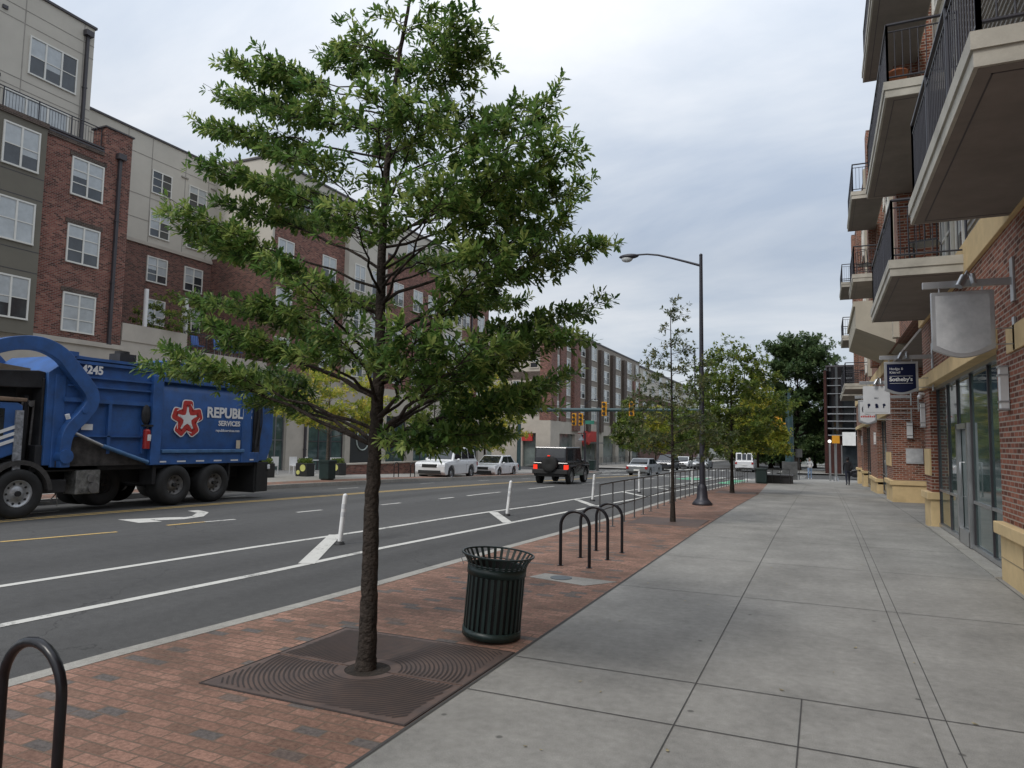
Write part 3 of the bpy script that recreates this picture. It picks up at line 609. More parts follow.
for zf in (5.2,8.35,11.5):
    for yc in (15.3,17.2,29.5,31.5,45.2,47.3): window(RB,'-X',-(W+.3) if False else W+.3,yc,zf,1.4,2.2,2,2,1,.08,M_frame)
    for yc in (21.5,26.8,35.6,42,52.5): window(RB,'-X',W+.02,yc,zf+.5,1.5,1.7,2,2,int(yc)%4,.08,M_frame)
    for yc in (7.6,): window(RB,'-X',W+.02,yc,zf+.05,1.8,2.2,2,1,2,.08,M_frame)
def balcony(y0,y1,zs,x=1.12,back=W,th=.27,rail=True):
    b=MB(); b.box(x,back,y0,y1,zs+.0,zs+th); b.box(x-.02,back,y0-.02,y1+.02,zs+.135,zs+th+.01)
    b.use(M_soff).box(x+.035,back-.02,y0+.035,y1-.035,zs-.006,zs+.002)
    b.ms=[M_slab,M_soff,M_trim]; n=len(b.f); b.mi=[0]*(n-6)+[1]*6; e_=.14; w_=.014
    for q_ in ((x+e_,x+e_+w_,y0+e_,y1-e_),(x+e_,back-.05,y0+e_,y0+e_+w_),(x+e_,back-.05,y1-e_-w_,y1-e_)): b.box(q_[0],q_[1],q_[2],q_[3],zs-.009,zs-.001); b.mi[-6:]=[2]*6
    o=b.build('balcony',None,RB)
    if rail:
        r=MB(); z=zs+th+.01; railing(r,(x+.05,y0+.04),(x+.05,y1-.04),z); railing(r,(x+.05,y0+.04),(back,y0+.04),z); railing(r,(x+.05,y1-.04),(back,y1-.04),z); r.build('railing',M_rail,o)
    return o
balcony(6.15,10.36,4.68); balcony(13.4,18.3,4.68); balcony(13.4,18.9,7.85); balcony(13.4,19.35,11.05)
balcony(6.15,10.36,7.85,1.12)
balcony(28.4,31.8,7.85,1.15); balcony(28.6,33.0,11.05,1.18); balcony(44,47.5,7.85,1.18); balcony(44.5,48.5,11.05,1.2); balcony(39,43,4.68,1.1); balcony(44,49.0,4.68,1.12)
b=MB(); b.prism([(1.1,5.72),(1.1,6.45),(1.04,6.45),(1.04,6.62),(3.2,6.62),(3.2,4.75)],'Y',25.8,32.1); b.build('sloped_bay',M_stucco,RB)
# wall sconces
def sconce(x,y,z,axis='X'):
    b=MB(); o=RB
    if axis=='X': b.box(x-.10,x-.01,y-.065,y+.065,z,z+.58); s=b.build('wall_lamp',M_white,o); c=MB(); [c.box(x-.115,x-.005,y-.075,y+.075,q,q+.022) for q in (z+.0,z+.1,z+.45,z+.56)]; c.build('band',M_alu,s)
    else: b.box(x-.09,x+.09,y-.12,y-.01,z,z+.58); s=b.build('wall_lamp',M_white,o); c=MB(); [c.box(x-.10,x+.10,y-.135,y-.005,q,q+.022) for q in (z+.0,z+.1,z+.45,z+.56)]; c.build('band',M_alu,s)
sconce(W,11.0,2.27); sconce(W,19.1,2.25); sconce(2.85,28.5,2.1,'Y'); sconce(W+.05,36.6,1.9); sconce(W+.05,48.2,1.9)
b=MB(); b.box(2.72,3.25,28.46,28.5,1.22,1.75); b.box(2.76,3.21,28.452,28.462,1.26,1.71); b.build('plaque',M_signG,RB)
# cctv
b=MB(); b.sph((W-.1,19.15,2.98),.055,10,6); b.cyl((W-.12,19.15,3.05),(W,19.15,3.05),.03,n=8); b.build('camera_dome',M_white,RB)
# balcony furniture
def cafe_chair(loc,rz,label):
    t=thing('balcony_chair',label,'chair',(0,0,0),'dark metal chairs on the balconies')
    b=MB(); b.box(-.22,.22,-.22,.22,.43,.46); [b.box(-.22,.22,q,q+.02,.461,.47) for q in (-.2,-.1,0,.1,.2)]; b.build('seat',M_black,t)
    b=MB(); b.tube([(-.22,-.22,.46),(-.27,-.22,.9),(-.27,.22,.9),(-.22,.22,.46)],.014,6); [b.tube([(-.225,q,.46),(-.27,q,.9)],.008,5) for q in (-.12,-.04,.04,.12)]; b.build('backrest',M_black,t)
    for x in (-.2,.2):
        for y in (-.2,.2): b=MB(); b.cyl((x,y,0),(x*1.1,y*1.1,.44),.013,n=6); b.build('leg',M_black,t)
    t.location=loc; t.rotation_euler.z=rz; return t
ch=cafe_chair((1.75,14.2,4.96),1.3,'dark metal chair at the near end of the lower balcony above the brick wall')
copy_tree(ch,(1.6,15.9,4.96),'dark metal chair farther along the lower balcony above the brick wall',-1.5)
copy_tree(ch,(1.6,28.9,8.13),'dark metal chair on the small distant third-floor balcony',1.0)
b=MB(); b.lathe([(.0,0),(.12,0),(.16,.28),(.17,.28),(.17,.31),(.0,.31)],(1.35,13.75,8.13),16); tag(b.build('flower_pot',mat('terracotta',(.36,.13,.06),.8),origin=(1.35,13.75,8.13)),'terracotta pot at the corner of the upper balcony','pot')
# ------------------------------------------------------------------ hanging shop signs
def hang_sign(name,label,x0,x1,y,zb,zt,face,border,wallx=W,curve=.10,arm=.12,txt=None,fade=True):
    t=thing(name,label,'shop sign',((x0+x1)/2,y,zb))
    def shape(ins):
        a,c,lo,hi=x0+ins,x1-ins,zb+curve+ins,zt-ins; n=10
        bot=[(a+(c-a)*i/n, lo-curve*math.sin(math.pi*i/n)) for i in range(n+1)]
        return bot+[(c,hi),(a,hi)]
    b=MB(); b.prism(shape(0),'Y',y-.035,y+.035); b.build('panel_border',border,t,bevel=.006)
    b=MB(); b.prism(shape(.05),'Y',y-.041,y+.041); b.build('panel',face,t)
    b=MB(); zt2=zt+.055; b.box(x0-.09,wallx,y-.025,y+.025,zt2,zt2+.09); b.box(wallx-.03,wallx,y-.07,y+.07,zt2-.22,zt2+.34)
    for xx in (x0+.1,x1-.12): b.cyl((xx,y,zt),(xx,y,zt2+.02),.012,n=6)
    b.box(wallx-.03,wallx,y-.05,y+.05,zb+.08,zb+.5); b.tube([(x1,y,zb+.36),(wallx,y,zb+.36)],.01,6); b.tube([(x1,y,zb+.16),(wallx,y,zb+.16)],.01,6)
    b.build('bracket',M_alu,t,bevel=.004)
    s=MB(); xm=(x0+x1)/2+.12; s.cyl((xm,y-.12,zt2+.0),(xm,y-.02,zt2+.15),.035,n=10); s.tube([(xm,y,zt2+.09),(xm-.06,y-.05,zt2+.19),(xm-.14,y-.12,zt2+.02)],.018,6); s.cyl((xm-.1,y-.1,zt2+.12),(xm-.17,y-.16,zt2-.02),.045,n=10); s.build('spotlight',M_alu,t)
    return t
s1=hang_sign('hanging_sign','blank weathered grey hanging sign on an arm near the camera',1.335,2.03,10.5,2.92,3.78,M_signG,M_alu,curve=.11)
s1.name='hanging_sign'
s2=hang_sign('hanging_sign','navy hanging sign with silver border and white lettering',1.30,1.96,17.6,2.93,3.66,M_navy,M_alu,curve=.09)
def put(t,txt,size,x,y,z,m,al='CENTER',bold=.0,xs=1.):
    textmb(txt,size,FY(x,y,z),.002,bold,al,xs=xs).build('lettering',m,t)
put(s2,'Hodge &',.075,1.40,17.555,3.50,M_white,'LEFT'); put(s2,'Kittrell',.075,1.40,17.555,3.42,M_white,'LEFT'); put(s2,"Sotheby's",.118,1.62,17.555,3.265,M_white,'CENTER',.003)
b=MB(); b.box(1.40,1.85,17.552,17.556,3.335,3.341); b.box(1.40,1.85,17.552,17.556,3.175,3.181); b.build('rule',M_white,s2)
s3=hang_sign('hanging_sign','square white hanging sign with a row of small dark icons',1.15,1.86,23.4,2.75,3.58,M_signW,M_signW,curve=.0,wallx=2.6)
for i,x in enumerate((1.3,1.5,1.7)): b=MB(); b.cyl((x,23.35,3.02),(x,23.355,3.02),.04,n=10); b.box(x-.03,x+.05*(i%2),23.35,23.355,2.93,3.0); b.build('icon',M_navy,s3)
put(s3,'BILI',.07,1.5,23.355,3.22,M_navy)
s4=hang_sign('hanging_sign','white hanging sign with rounded base and a black swirl emblem',1.09,1.62,25.2,2.50,3.27,M_signW,M_alu,curve=.08,wallx=2.6)
b=MB(); b.tube([(1.36+.13*math.cos(t),25.15,2.98+.13*math.sin(t)) for t in [1.0+.35*k for k in range(13)]],[.012+.03*math.sin(k/12*math.pi) for k in range(13)],6); b.build('emblem',M_trim,s4)
b=MB(); [b.box(1.16+.052*k,1.16+.052*k+.036,25.155,25.16,2.72,2.72+(.06 if k%3 else .045)) for k in range(8)]; b.build('lettering',M_red,s4)
# ------------------------------------------------------------------ glass corner building far right
G=thing('corner_office_building','dark glass and red brick corner building with white fins at the end of the sidewalk','building',(4,88,-1.2))
zg=-1.4
cor=[(.5,86.6)]+[(1.7-1.2*math.cos(a),86.2-1.2*math.sin(a)) for a in [math.pi/2*i/6 for i in range(7)]]
poly=[(0.5,100)]+[(.5+1.2*(1-math.cos(a)),85+1.2*(1-math.sin(a))) for a in [math.pi/2*i/8 for i in range(9)]]+[(14,85),(14,100)]
b=MB(); b.prism(poly,'Z',2.9,10.6); b.build('glass_wall',mat('black_curtain_glass',(.012,.014,.016),.04,0,.2,2.,.9,rv=.02),G)
f=MB()
for z in (3.0,3.75,4.55,5.35,6.1): f.box(.62,14.0,84.72,84.99,z,z+.11)
for z in (7.6,8.5,9.3): f.box(.62,3.2,84.85,84.99,z,z+.06)
f.build('white_fin',M_alu,G)
f=MB()
for x in (.55,3.3,6,9,12): f.box(x,x+.08,84.9,84.985,2.9,10.55)
f.build('mullion',M_trim,G)
boxpart('brick_wall',brickmat('deep_red_brick',[(0,(.03,.008,.007)),(.5,(.05,.012,.010)),(1,(.075,.02,.015))],(.05,.03,.025)),G,(.3,.62,84.9,100,zg,10.2),(.5,1.9,85.0,85.4,zg,2.88),(.5,14,85.1,100,2.0,2.88),(8,14,85.0,100,zg,2.0))
boxpart('shop_glass',M_glass,G,(1.9,8,85.3,85.4,zg,2.0)); boxpart('shop_frame',M_alu,G,(1.9,2.02,85.1,85.29,zg,2.0),(4.0,4.1,85.1,85.29,zg,2.0),(6,6.1,85.1,85.29,zg,2),(1.9,8,85.1,85.28,zg,zg+.12))
boxpart('roof',M_trim,G,(.5,14,85.02,100,10.6,10.8)); boxpart('balcony',M_slab,G,(3.4,6.5,84.0,84.9,6.9,7.1),(3.4,6.5,84.0,84.9,9.0,9.2))
boxpart('white_sign_board',M_white,G,(2.05,3.35,84.4,84.5,1.95,3.4),)
# ------------------------------------------------------------------ trash can
def trash_can(loc,lean):
    t=thing('trash_can','dark green slatted steel trash can with flared rim beside the tree grate','trash can',(0,0,0))
    n=30; r=.258; H_=.80
    for nm,z0,z1,rr in (('bottom_band',.03,.10,.264),('top_band',.585,.665,.266)):
        b=MB(); b.lathe([(rr-.012,z0),(rr,z0),(rr,z1),(rr-.012,z1),(rr-.012,z0)],(0,0,0),40); b.build(nm,M_green,t)
    b=MB(); b.lathe([(.0,.02),(.22,.02),(.235,.05),(.235,.66)],(0,0,0),36); b.build('liner',M_sigDark,t)
    b=MB(); b.lathe([(.0,0),(.17,0),(.22,.03)],(0,0,0),36); b.build('foot',M_green,t)
    sl=MB()
    for i in range(n):
        a=2*math.pi*i/n; w=.021
        prof=[(r,.05),(r,.30),(r,.64),(r+.008,.68),(r+.035,.725),(r+.060,.765)]
        dr=Vector((math.cos(a),math.sin(a),0)); dt=Vector((-math.sin(a),math.cos(a),0)); v=[]
        for (q,z) in prof:
            for s in (-1,1):
                v.append(dr*q+dt*w*s*.62+Vector((0,0,z)))
            for s in (1,-1): v.append(dr*(q-.006)+dt*w*s*.62+Vector((0,0,z)))
        sl.add(v,[(4*k+j,4*k+(j+1)%4,4*k+4+(j+1)%4,4*k+4+j) for k in range(len(prof)-1) for j in range(4)])
    o=sl.build('slats',M_green,t,fixn=True)
    b=MB(); b.tube([((r+.063)*math.cos(2*math.pi*i/40),(r+.063)*math.sin(2*math.pi*i/40),.77) for i in range(40)],.0095,8,True); b.tube([((r+.01)*math.cos(2*math.pi*i/40),(r+.01)*math.sin(2*math.pi*i/40),.68) for i in range(40)],.006,6,True); b.build('rim',M_green,t)
    b=MB(); b.tube([(-r-.05,-.1,.77),(-r-.06,-.1,.7),(-r-.03,-.1,.64)],.004,5); b.build('cable',M_alu,t)
    t.location=loc; t.rotation_euler=lean; t.scale=(1,1,.965); return t
trash_can((-2.745,5.84,.002),(R(-.5),R(4.3),0))
# ------------------------------------------------------------------ bike hoops
def hoop(loc,label):
    t=thing('bike_rack',label,'bike rack',(0,0,0),'black hoop bike racks on the brick strip')
    w=.215;rr=.215;z1=.775-.215
    pts=[(-w,0,0),(-w,0,.3),(-w,0,z1)]+[(-rr*math.cos(math.pi*i/14),0,z1+rr*math.sin(math.pi*i/14)) for i in range(1,14)]+[(w,0,z1),(w,0,.3),(w,0,0)]
    b=MB(); b.tube(pts,.0235,14); b.build('hoop',M_black,t)
    for x in (-w,w): b=MB(); b.cyl((x,0,.0),(x,0,.008),.045,n=16); b.build('foot_plate',M_black,t)
    t.location=loc; return t
h0=hoop((-3.24,9.64,.001),'nearest of the three black hoop bike racks standing together past the trash can')
copy_tree(h0,(-3.20,10.43,.001),'middle one of the three black hoop bike racks standing together past the trash can')
copy_tree(h0,(-3.19,11.22,.001),'farthest of the three black hoop bike racks standing together past the trash can')
copy_tree(h0,(-3.40,2.2,.001),'single black hoop bike rack closest to the camera at the left edge')
# ------------------------------------------------------------------ tree grate
tg=thing('tree_grate','rusty iron tree grate with curved slots around the foot of the big tree','tree grate',(-3.24,4.61,0))
cx,cy=-3.2,4.61; gx0,gx1,gy0,gy1=-4.07,-2.385,3.84,5.50; cut=5.02 if False else 4.66
def grate_half(y0,y1,nm='panel'):
    b=MB(); n=48; hole=.175
    # base plate: rectangle minus half disc
    side=1 if y1>cy+.3 else -1
    arc=[(cx+hole*math.cos(a),cy+hole*math.sin(a)) for a in [math.pi*i/20 for i in range(21)]]
    if side>0: P=[(gx0,y0),(cx-hole,y0)]+arc[::-1]+[(cx+hole,y0),(gx1,y0),(gx1,y1),(gx0,y1)]
    else: P=[(gx0,y1),(cx-hole,y1)]+[(x,2*cy-y) for x,y in arc[::-1]]+[(cx+hole,y1),(gx1,y1),(gx1,y0),(gx0,y0)]
    b.prism(P if side>0 else P[::-1],'Z',-.03,.006); o=b.build(nm,M_grate,tg,fixn=True)
    s=MB()
    for k in range(32):
        r=.26+k*.035
        for sx in (-1,1):
            run=[]
            lo,hi=-90,90
            for d in range(lo,hi+1,2):
                a=math.radians(d); x=cx+sx*r*math.cos(a); y=cy+r*math.sin(a)
                ok=gx0+.05<x<gx1-.05 and y0+(.04 if y0<4 else .012)<y<y1-(.04 if y1>5 else .012)
                ok=ok and not (55<d<125 and False)
                if ok: run.append((a,x,y))
                if (not ok or d>=hi-1) and run:
                    if len(run)>2:
                        v=[]
                        for (a_,x_,y_) in run:
                            for q in (r-.0035-.003*abs(math.cos(a_)),r+.0035+.003*abs(math.cos(a_))): v.append((cx+sx*q*math.cos(a_),cy+q*math.sin(a_),.0105))
                        s.add(v,[(2*i,2*i+1,2*i+3,2*i+2) for i in range(len(run)-1)])
                    run=[]
    s.build('slots',M_grateD,o)
grate_half(gy0,4.60); grate_half(4.62,gy1)
b=MB(); [b.box(*q) for q in ((gx0-.016,gx1+.016,gy0-.016,gy0-.004,-.03,.007),(gx0-.016,gx1+.016,gy1+.004,gy1+.016,-.03,.007),(gx0-.016,gx0-.004,gy0,gy1,-.03,.007),(gx1+.004,gx1+.016,gy0,gy1,-.03,.007))]; b.build('frame',M_grateD,tg)
b=MB(); b.cyl((cx,cy,-.01),(cx,cy,.0035),.2,n=24); b.build('soil',mat('soil',(.03,.022,.016),1.,0,.4,20.,bump=1.),tg)
# grates of the farther trees
for yy,lb in ((16.3,'dark iron tree grate around the first small tree along the rail'),(29.9,'dark iron tree grate around the second small tree along the rail')):
    b=MB(); b.box(-4.0,-2.45,yy-.78,yy+.78,-.05+g(yy),g(yy)+.008)
    for k in range(14): pass
    tag(b.build('tree_grate',M_grate,origin=(-3.2,yy,g(yy))),lb,'tree grate')
# ------------------------------------------------------------------ delineator posts
def delin(loc,lean,label):
    t=thing('delineator_post',label,'delineator post',(0,0,0),'white flexible posts along the bike lane')
    b=MB(); b.cyl((0,0,0),(0,0,.05),.1,.07,n=14); b.build('base',M_trimb,t)
    b=MB(); b.cyl((0,0,.05),(0,0,.84),.042,.040,n=14); b.sph((0,0,.84),.04,12,6); b.build('post',M_white,t)
    b=MB(); b.cyl((0,0,.62),(0,0,.70),.0435,n=14,caps=False); b.cyl((0,0,.48),(0,0,.56),.0435,n=14,caps=False); b.build('reflective_band',M_signW,t)
    t.location=loc; t.rotation_euler=lean; return t
def rl_(x,y): return (x,y,road(x,y)+.004)
d0=delin(rl_(-7.75,10.2),(R(-2),R(4),0),'nearest white flexible post leaning right over the bike lane stripe')
for (x,y,le,lb) in ((-7.28,16.3,(R(-3),R(5),0),'second white flexible post leaning right, past the big tree trunk'),(-7.0,22.6,(0,R(4),0),'third white flexible post, just left of where the metal rail begins'),(-6.9,28.7,(0,0,0),'fourth white flexible post, seen through the start of the metal rail'),(-6.85,35,(0,0,0),'fifth white flexible post seen through the rail'),(-6.8,41,(0,0,0),'farthest white flexible post seen through the rail')):
    c=copy_tree(d0,rl_(x,y),lb); c.rotation_euler=le
# ------------------------------------------------------------------ guard rail
gr_=thing('guard_rail','long grey metal pedestrian rail following the kerb','railing',(-4.1,13.6,0))
RLX=[(13.6,-4.06),(14.5,-4.08),(17,-4.13),(22,-4.3),(28,-4.45),(46.5,-4.5)]
def rx(y): return interp([(a,c) for a,c in RLX],y)
yy=13.6; top=[];mid=[]
while yy<46.6:
    x=rx(yy); z=g(yy); b=MB(); b.cyl((x,yy,z-.02),(x,yy,z+.93),.016,n=8); b.box(x-.05,x+.05,yy-.05,yy+.05,z,z+.012); b.build('post',M_galv,gr_)
    top.append((x,yy,z+.93)); mid.append((x,yy,z+.42)); yy+=1.03
top=[(top[0][0],top[0][1],top[0][2]-.0)]+top
b=MB(); b.tube(top[1:],.019,8); b.build('top_rail',M_galv,gr_); b=MB(); b.tube(mid,.014,8); b.build('mid_rail',M_galv,gr_)
gr2=thing('guard_rail','short grey metal rail crossing beside the dark bin at the corner','railing',(-4.4,47.4,g(47)))
for i in range(7): x=-4.9+i*.5; b=MB(); b.cyl((x,47.4,g(47)),(x,47.4,g(47)+.9),.02,n=6); b.build('post',M_galv,gr2)
b=MB(); b.tube([(-4.9,47.4,g(47)+.9),(-1.9,47.4,g(47)+.9)],.022,6); b.build('top_rail',M_galv,gr2)
# ------------------------------------------------------------------ street lamps
def street_lamp(loc,h,arm,label,dirx=-1,cat='street lamp',base=True):
    t=thing('street_lamp',label,cat,(0,0,0))
    b=MB(); b.lathe([(.0,0),(.30,0),(.30,.05),(.24,.12),(.17,.2),(.145,.5),(.13,.55),(.105,.62)],(0,0,0),18); b.build('base',M_rail,t)
    b=MB(); b.cyl((0,0,.6),(0,0,h),.085,.05,n=14); b.sph((0,0,h),.055,10,6); b.build('pole',M_rail,t)
    pts=[(0,0,h-.33),(dirx*arm*.2,0,h-.18),(dirx*arm*.45,0,h+.0),(dirx*arm*.65,0,h+.13),(dirx*arm*.82,0,h+.19),(dirx*arm,0,h+.2)]
    b=MB(); b.tube(pts,[.04,.036,.032,.03,.028,.028],8); b.build('arm',M_rail,t)
    b=MB(); e=(dirx*(arm+.22),0,h+.17); b.sph(e,(.33,.13,.085),14,8); b.build('lamp_head',M_rail,t); b=MB(); b.sph((e[0]+dirx*.06,0,h+.10),(.19,.11,.12),14,8); b.build('lens',mat('frosted_lens',(.5,.52,.52),.15,0,.03),t)
    b=MB(); b.tube([(-.09,0,h-2.9),(-.2,0,h-2.9),(-.2,0,h-4.4)],.02,6); b.build('banner_arm',M_rail,t)
    t.location=loc; return t
sl0=street_lamp((-3.33,21.86,g(21.86)),7.66,2.05,'tall dark street lamp with a long curved arm, standing on the brick strip')
cp=street_lamp((-20.0,62,g(62)),6.5,1.6,'distant dark street lamp with a curved arm in front of the corner block',1); cp.scale=(.6,.6,1)
def pendant(loc,label,h=5.6,d=.75,arm=1.):
    t=thing('pedestrian_lamp',label,'street lamp',(0,0,0)); 
    b=MB(); b.cyl((0,0,0),(0,0,h+.5),.05,.04,n=10); b.build('pole',M_rail,t); b=MB(); b.tube([(0,0,h+.3),(arm*.5,0,h+.55),(arm,0,h+.5),(arm,0,h+.1)],.022,6); b.build('arm',M_rail,t)
    b=MB(); b.lathe([(.05,.22),(.08,.12),(.13,.05),(.30*d/.75,-.18),(.36*d/.75,-.22),(.34*d/.75,-.23),(.0,-.15)],(arm,0,h),18); b.build('lamp_shade',mat('grey_lamp_shade',(.16,.18,.20),.45,.2),t); t.location=loc; return t
pendant((-3.50,31.0,g(31)),'bell-shaped pedestrian lamp half hidden in the trees behind the tall street lamp',4.55,.85,.55)
pendant((-19.9,70-8,g(62)),'dark bell-shaped pedestrian lamp in front of the cream corner block',3.1,.7,-.4)
# ------------------------------------------------------------------ traffic signals
def sighead(mb,x,y,z,s=1.,facing='Y'):
    mb.use(M_sigY).box(x-.17*s,x+.17*s,y-.1,y+.1,z,z+1.0*s)
    for k in range(3):
        mb.use(M_sigDark); mb.cyl((x,y-.1,z+(.17+.33*k)*s),(x,y-.28,z+(.17+.33*k)*s),.11*s,n=10)
mast=thing('traffic_signal','teal mast arm carrying yellow traffic signals across the street','traffic signal',(-25.7,60,g(60)))
b=MB(); b.cyl((-25.7,60,g(60)),(-25.7,60,7.2),.2,.15,n=12); b.build('pole',M_teal,mast)
b=MB(); b.cyl((-25.7,60,4.72),(-9.2,60,4.66),.2,.11,n=12); b.build('mast_arm',M_teal,mast)
for x in (-17.5,-15.05): b=MB(); sighead(b,x,59.85,4.15,1.25); b.build('signal_head',None,mast)
b=MB(); b.box(-9.9,-9.0,59.9,60,4.4,4.72); b.build('street_sign_plate',M_trim,mast)
m2=thing('traffic_signal','dark signal post on the far corner with two yellow heads and a green street sign','traffic signal',(-22.4,66,g(66)))
b=MB(); b.cyl((-19.95,66,g(66)),(-19.95,66,5.3),.13,n=10); b.tube([(-19.95,66,5.0),(-22.8,66,4.9)],.07,8); b.build('pole',M_galv,m2)
for x in (-22.3,-21.6): b=MB(); sighead(b,x,65.8,3.45,1.2); b.build('signal_head',None,m2)
b=MB(); b.box(-21.2,-20.3,65.9,65.95,3.6,3.95); b.build('street_sign_plate',mat('street_sign_green',(.03,.18,.13),.5),m2)
m3=thing('traffic_signal','thick teal signal pole with one yellow head above the low dark planter','traffic signal',(-2.35,60,g(60)))
b=MB(); b.cyl((-2.35,60,g(60)),(-2.35,60,5.0),.36,.27,n=14); b.cyl((-2.35,60,5.0),(-2.35,60,6.3),.11,n=10); b.build('pole',M_teal,m3)
b=MB(); b.use(M_sigY).box(-3.35,-2.85,59.4,59.9,3.05,4.15); 
for k in range(3): b.use(M_sigY).cyl((-3.35,59.65,3.25+.36*k),(-3.6,59.65,3.2+.36*k),.15,n=10)
b.box(-2.95,-2.6,59.6,59.7,3.5,3.6); b.build('signal_head',None,m3)
b=MB(); b.box(-2.9,-1.8,59.3,60.3,g(60),.55); b.build('control_cabinet',M_galv,m3)
m4=thing('crosswalk_signal','orange pedestrian signal on a pale pole at the end of the sidewalk','crosswalk signal',(.95,60,g(60)))
b=MB(); b.cyl((.95,60,g(60)),(.95,60,2.6),.09,n=10); b.cyl((.95,60,g(60)),(.95,60,g(60)+.3),.2,.15,n=10); b.build('pole',M_alu,m4)
b=MB(); b.box(.72,1.25,59.6,59.95,2.05,2.65); b.build('signal_housing',M_sigY,m4)
b=MB(); b.cyl((.55,60.3,g(60)),(.55,60.3,2.1),.07,n=8); tag(b.build('bollard_pole',M_alu,origin=(.55,60.3,g(60))),'plain pale post beside the orange pedestrian signal','post')
b=MB(); b.sph((.55,60.3,2.2),.13,10,6); tag(b.build('globe_lamp',emis('lit_globe',(1,.97,.9),1.3),origin=(.55,60.3,2.1)),'small lit globe on the pale post at the crossing','lamp')
b=MB(); b.box(-1.95,-1.45,60.6,60.65,.9,1.55); b.cyl((-1.7,60.65,g(60)),(-1.7,60.65,1.6),.03,n=6); tag(b.build('street_sign',M_galv,origin=(-1.7,60.6,g(60))),'small dull sign plate on a post right of the teal pole','sign')
# ------------------------------------------------------------------ planter, bins
b=MB(); b.box(-3.35,-1.75,47.6,49.4,g(48)-.1,g(48)+.42); b.box(-3.42,-1.68,47.53,49.47,g(48)+.42,g(48)+.52); tag(b.build('planter_wall',mat('dark_granite',(.07,.065,.065),.7),origin=(-2.5,48.4,g(48)),bevel=.01),'low dark stone planter wall at the far end of the sidewalk','planter')
def bin_(loc,label,w=.62,h=.95):
    b=MB(); x,y,z=loc; b.prism([(x-w/2,y-w/2),(x+w/2,y-w/2),(x+w/2,y+w/2),(x-w/2,y+w/2)],'Z',z+.05,z+h*.86); b.box(x-w/2-.03,x+w/2+.03,y-w/2-.03,y+w/2+.03,z+h*.86,z+h); b.box(x-w/2+.05,x+w/2-.05,y-w/2+.05,y+w/2-.05,z,z+.05)
    return tag(b.build('litter_bin',M_green,origin=loc,bevel=.02),label,'litter bin')
bin_((-3.45,46.3,g(46.3)),'dark square litter bin next to the yellow-green tree at the corner'); bin_((-20.5,25.9,g(26)),'dark green litter bin by the far kerb beside the thin tree',.52,.9); bin_((-21.4,69,g(69)-.0),'small dark litter bin on the far corner',.6,1.)
# yellow dotted planters
def dotplanter(loc,label,n):
    t=thing('flower_planter',label,'planter',(0,0,0),'black planters with yellow discs')
    b=MB(); b.prism([(-.36,-.3),(.36,-.3),(.36,.3),(-.36,.3)],'Z',0,.66); b.build('box',M_sigDark,t,bevel=.03)
    for k,(u,z,r) in enumerate(((.1,.42,.17),(-.18,.2,.11))[:n]): b=MB(); b.cyl((u,-.3,z),(u,-.315,z),r,n=20); b.build('yellow_disc',mat('pale_yellow_disc',(.62,.62,.2),.6),t)
    v=MB(); ti=[]; q=random.Random(n)
    for k in range(420):
        c=Vector((q.uniform(-.32,.32),q.uniform(-.27,.27),q.uniform(.62,.85))); d=Vector((q.uniform(-1,1),q.uniform(-1,1),q.uniform(0,1))).normalized()*.09; s=d.orthogonal().normalized()*.03; v.add([c,c+d*.5+s,c+d,c+d*.5-s],[(0,1,2,3)]); ti.append(q.random())
    v.build('foliage',M_leafM,t,tint=ti); t.location=loc; return t
dp=dotplanter((-23.9,25.6,g(25.6)),'black planter with yellow discs nearest the blue truck',2); copy_tree(dp,(-23.7,28.2,g(28)),'black planter with yellow discs behind the green litter bin'); copy_tree(dp,(-23.8,30.9,g(31)),'black planter with yellow discs beside the thin street tree'); copy_tree(dp,(-24.2,22.9,g(23)),'black planter with yellow discs hidden mostly behind the truck tail')
# white cafe chairs and tables
def wchair(label):
    t=thing('patio_chair',label,'chair',(0,0,0),'white chairs on the café patio')
    b=MB(); b.box(-.22,.22,-.22,.22,.43,.47); b.build('seat',M_white,t); b=MB(); b.box(-.23,-.19,-.22,.22,.47,.92); b.build('backrest',M_white,t)
    for x in (-.2,.2):
        for y in (-.2,.2): b=MB(); b.box(x-.02,x+.02,y-.02,y+.02,0,.43); b.build('leg',M_white,t)
    return t
w0=wchair('white patio chair at the truck end of the café seating'); w0.location=(-25.9,24.6,g(24.6))
pos=[(-26.0,27.0,'white patio chair between the first and second yellow-dotted planters'),(-26.2,28.6,'white patio chair right of the second yellow-dotted planter'),(-25.9,30.0,'white patio chair behind the third yellow-dotted planter'),(-26.4,31.8,'white patio chair just past the third yellow-dotted planter'),(-26.0,33.2,'white patio chair second from the brick wall end of the seating'),(-26.2,34.4,'white patio chair at the brick wall end of the café seating')]
for i,(x,y,lb) in enumerate(pos): copy_tree(w0,(x,y,g(y)),lb,[.2,3.0,-.3,.4,2.8,.1][i])
def wtable(label):
    t=thing('patio_table',label,'table',(0,0,0),'white tables on the café patio')
    b=MB(); b.cyl((0,0,.72),(0,0,.75),.38,n=20); b.build('tabletop',M_white,t); b=MB(); b.cyl((0,0,0),(0,0,.72),.035,n=8); b.cyl((0,0,0),(0,0,.03),.25,n=16); b.build('pedestal',M_white,t); return t
wt=wtable('white patio table nearer the truck'); wt.location=(-26.9,27.8,g(28)); copy_tree(wt,(-26.9,32.6,g(32.6)),'white patio table nearer the low brick wall')
b=MB(); b.box(-24.6,-24.2,31.7,40.2,g(36)-.3,g(36)+.62); w_=b.build('low_wall',M_brickA,origin=(-24.4,36,g(36))); tag(w_,'low brick garden wall on the far pavement behind the big trunk','wall'); b=MB(); b.box(-24.66,-24.14,31.65,40.25,g(36)+.62,g(36)+.7); b.build('coping',M_stoneL,w_)
